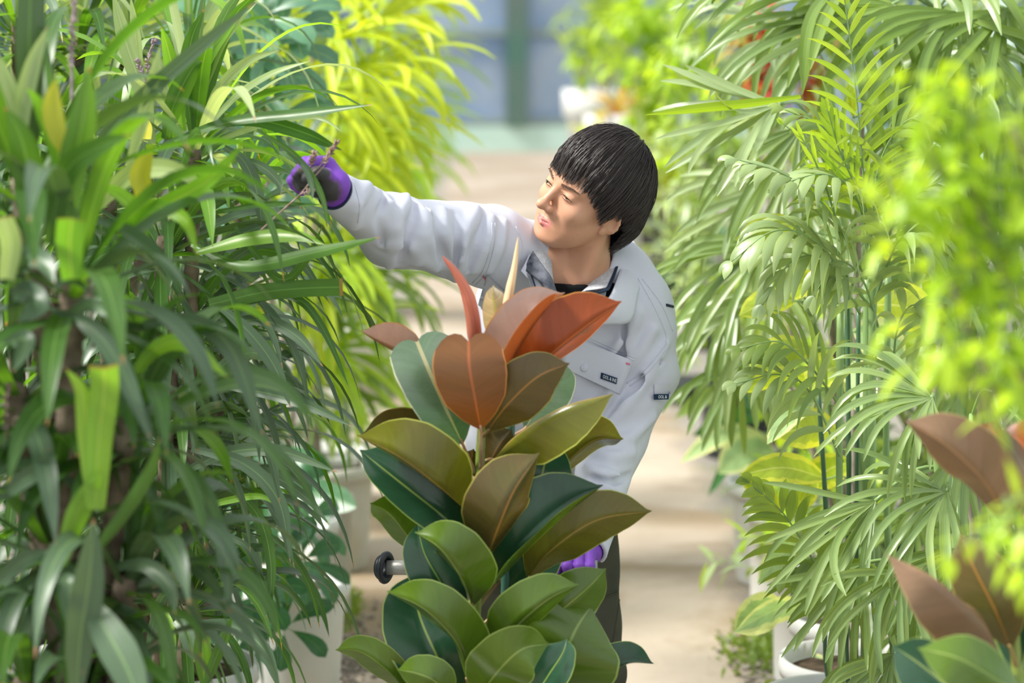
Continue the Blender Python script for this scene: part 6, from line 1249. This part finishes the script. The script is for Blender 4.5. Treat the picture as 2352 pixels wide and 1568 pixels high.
shrub('dense dark leafed shrub added in the second row far left to darken the gaps', (P(150, 900, 6.9)[0], 6.9), [(x, y, 6.8, .11) for x in (0, 140, 280, 420) for y in (330, 560, 800, 1040, 1280, 1500)], 8, .13, .045, ('deep', 'deep', 'strap_dust'), 48, leaf_per=8, twl=.18)  # added filler: blocks light from the left and darkens gaps between the strap leaves
# stacked white planters with red stems by the end wall
def trough(label, px, py, Y, w_, h_):
    c = P(px, py, Y); t = thing('white_planter', label, 'planter', (c[0], Y, 0)); mb = MB(); lathe(mb, (c[0], Y, 0), [(.001, 0), (w_*.8, 0), (w_*.95, h_*.82), (w_*1.1, h_*.84), (w_*1.12, h_), (w_*.98, h_), (w_*.95, h_*.9), (.001, h_*.9)], 36); mb.build('tub', M['pot'], t); return t, c
t3, c3 = trough('large white tub with reddish stems near the end wall', 1370, 205, 17.5, .22, P(1370, 205, 17.5)[2])
rs = np.random.RandomState(50)
for k in range(9):
    b0 = np.array([c3[0]+rs.randn()*.07, 17.5+rs.randn()*.05, c3[2]-.05]); tp = b0+[rs.randn()*.08, 0, .35+rs.rand()*.1]; mb = MB(); tube(mb, [b0, (b0+tp)/2, tp], .012, 6); mb.build('stem', M['twig'], t3)
mb = MB(); rosette(mb, (c3[0]+.05, 17.5, c3[2]+.5), UP, 26, .5, .09, rs, 1.0, (0,), (.1, 1.7), 'lance'); mb.build('leaf_rosette', [M['palm']], t3)
t4, c4 = trough('lower white tub in front of the large one near the end wall', 1410, 262, 15.5, .17, P(1410, 262, 15.5)[2])
mb = MB(); rosette(mb, (c4[0]+.02, 15.5, c4[2]+.02), UP, 20, .3, .06, rs, 1.0, (0,), (.3, 1.5), 'lance'); mb.build('leaf_rosette', [M['croton']], t4)
# black trays and blocks on the ground, right of the path
mb = MB(); q = P(1590, 905, 5553*1.8/915); box(mb, (q[0]-.10, q[1]-.2, 0), (q[0]+.12, q[1]+.2, .06)); box(mb, (q[0]-.11, q[1]-.21, .06), (q[0]+.13, q[1]+.21, .075)); tag(mb.build('plant_tray', M['pot_black'], None, False), 'dark grey tray on the floor beside the path, right of the sleeve', 'tray')
for (px, fy, r, h, lb) in ((1560, 700, .16, .30, 'small black pot beyond the shoulder on the right of the path'), (1520, 560, .2, .35, 'black pot in the far right row beside the head')):
    Y = 5553*1.8/fy; x = P(px, fy, Y)[0]; t5 = thing('nursery_pot', lb, 'pot', (x, Y, 0)); mb = MB(); lathe(mb, (x, Y, 0), [(.001, 0), (r*.8, 0), (r*.98, h*.9), (r*1.05, h*.9), (r*1.05, h), (r*.95, h), (.001, h*.92)], 28); mb.build('shell', M['pot_black'], t5)
    mb = MB(); rosette(mb, (x, Y, h), UP, 30, .42, .06, np.random.RandomState(px), 1.0, (0,), (.1, 1.6), 'lance'); mb.build('foliage', [M['palm_grey']], t5)
# low weeds and litter on the gravel (uncountable)
def weeds(label, px, py, n, spread, seed):
    rs = np.random.RandomState(seed); Y = 5553*1.8/py; c = P(px, py, Y); mb = MB()
    for k in range(n):
        b0 = np.array([c[0]+rs.randn()*spread[0], Y+rs.randn()*spread[1], .0]); d = nrm(rs.randn(3)*[1, 1, .2]+[0, 0, .8]); l = .02+rs.rand()*.03; p = np.array([b0, b0+d*l*.5, b0+d*l+[0, 0, -.005]]); s_ = vn(np.cross(tangents(p), [0.1, .9, .2])); blade(mb, p, .008+.010*rs.rand(), s_, 'lance', .2, rs.rand(), 3)
    o = mb.build('weeds', M['palm']); return tag(o, label, 'weeds', kind='stuff')
weeds('small green weeds on the gravel by the white pot on the right', 1755, 1530, 420, (.05, .12), 1); weeds('small weeds at the foot of the tall white pot on the left', 800, 1420, 160, (.02, .15), 2)
def litter(label, px, py, n, spread, seed):
    rs = np.random.RandomState(seed); Y = 5553*1.8/py; c = P(px, py, Y); mb = MB()
    for k in range(n):
        b0 = np.array([c[0]+rs.randn()*spread[0], Y+rs.randn()*spread[1], .004]); s = .002+rs.rand()**2*.007; uvs = np.array([s, s*.8, s*.5]); k0 = mb.n; box(mb, b0-uvs, b0+uvs); mb.v[-1] = mb.v[-1]+rs.randn(8, 3)*s*.25
    o = mb.build('gravel', M['soil2'], None, False); return tag(o, label, 'gravel', kind='stuff')
M['soil2'] = plain('gravel_mix', (.14,.12,.10), .95, .1, col2=(.42,.38,.33), scale=50)
litter('loose grey and brown gravel at the left path edge by the pots', 760, 1540, 900, (.07, .2), 3); litter('loose grey gravel at the right path edge by the pots', 1790, 1560, 900, (.06, .2), 4)
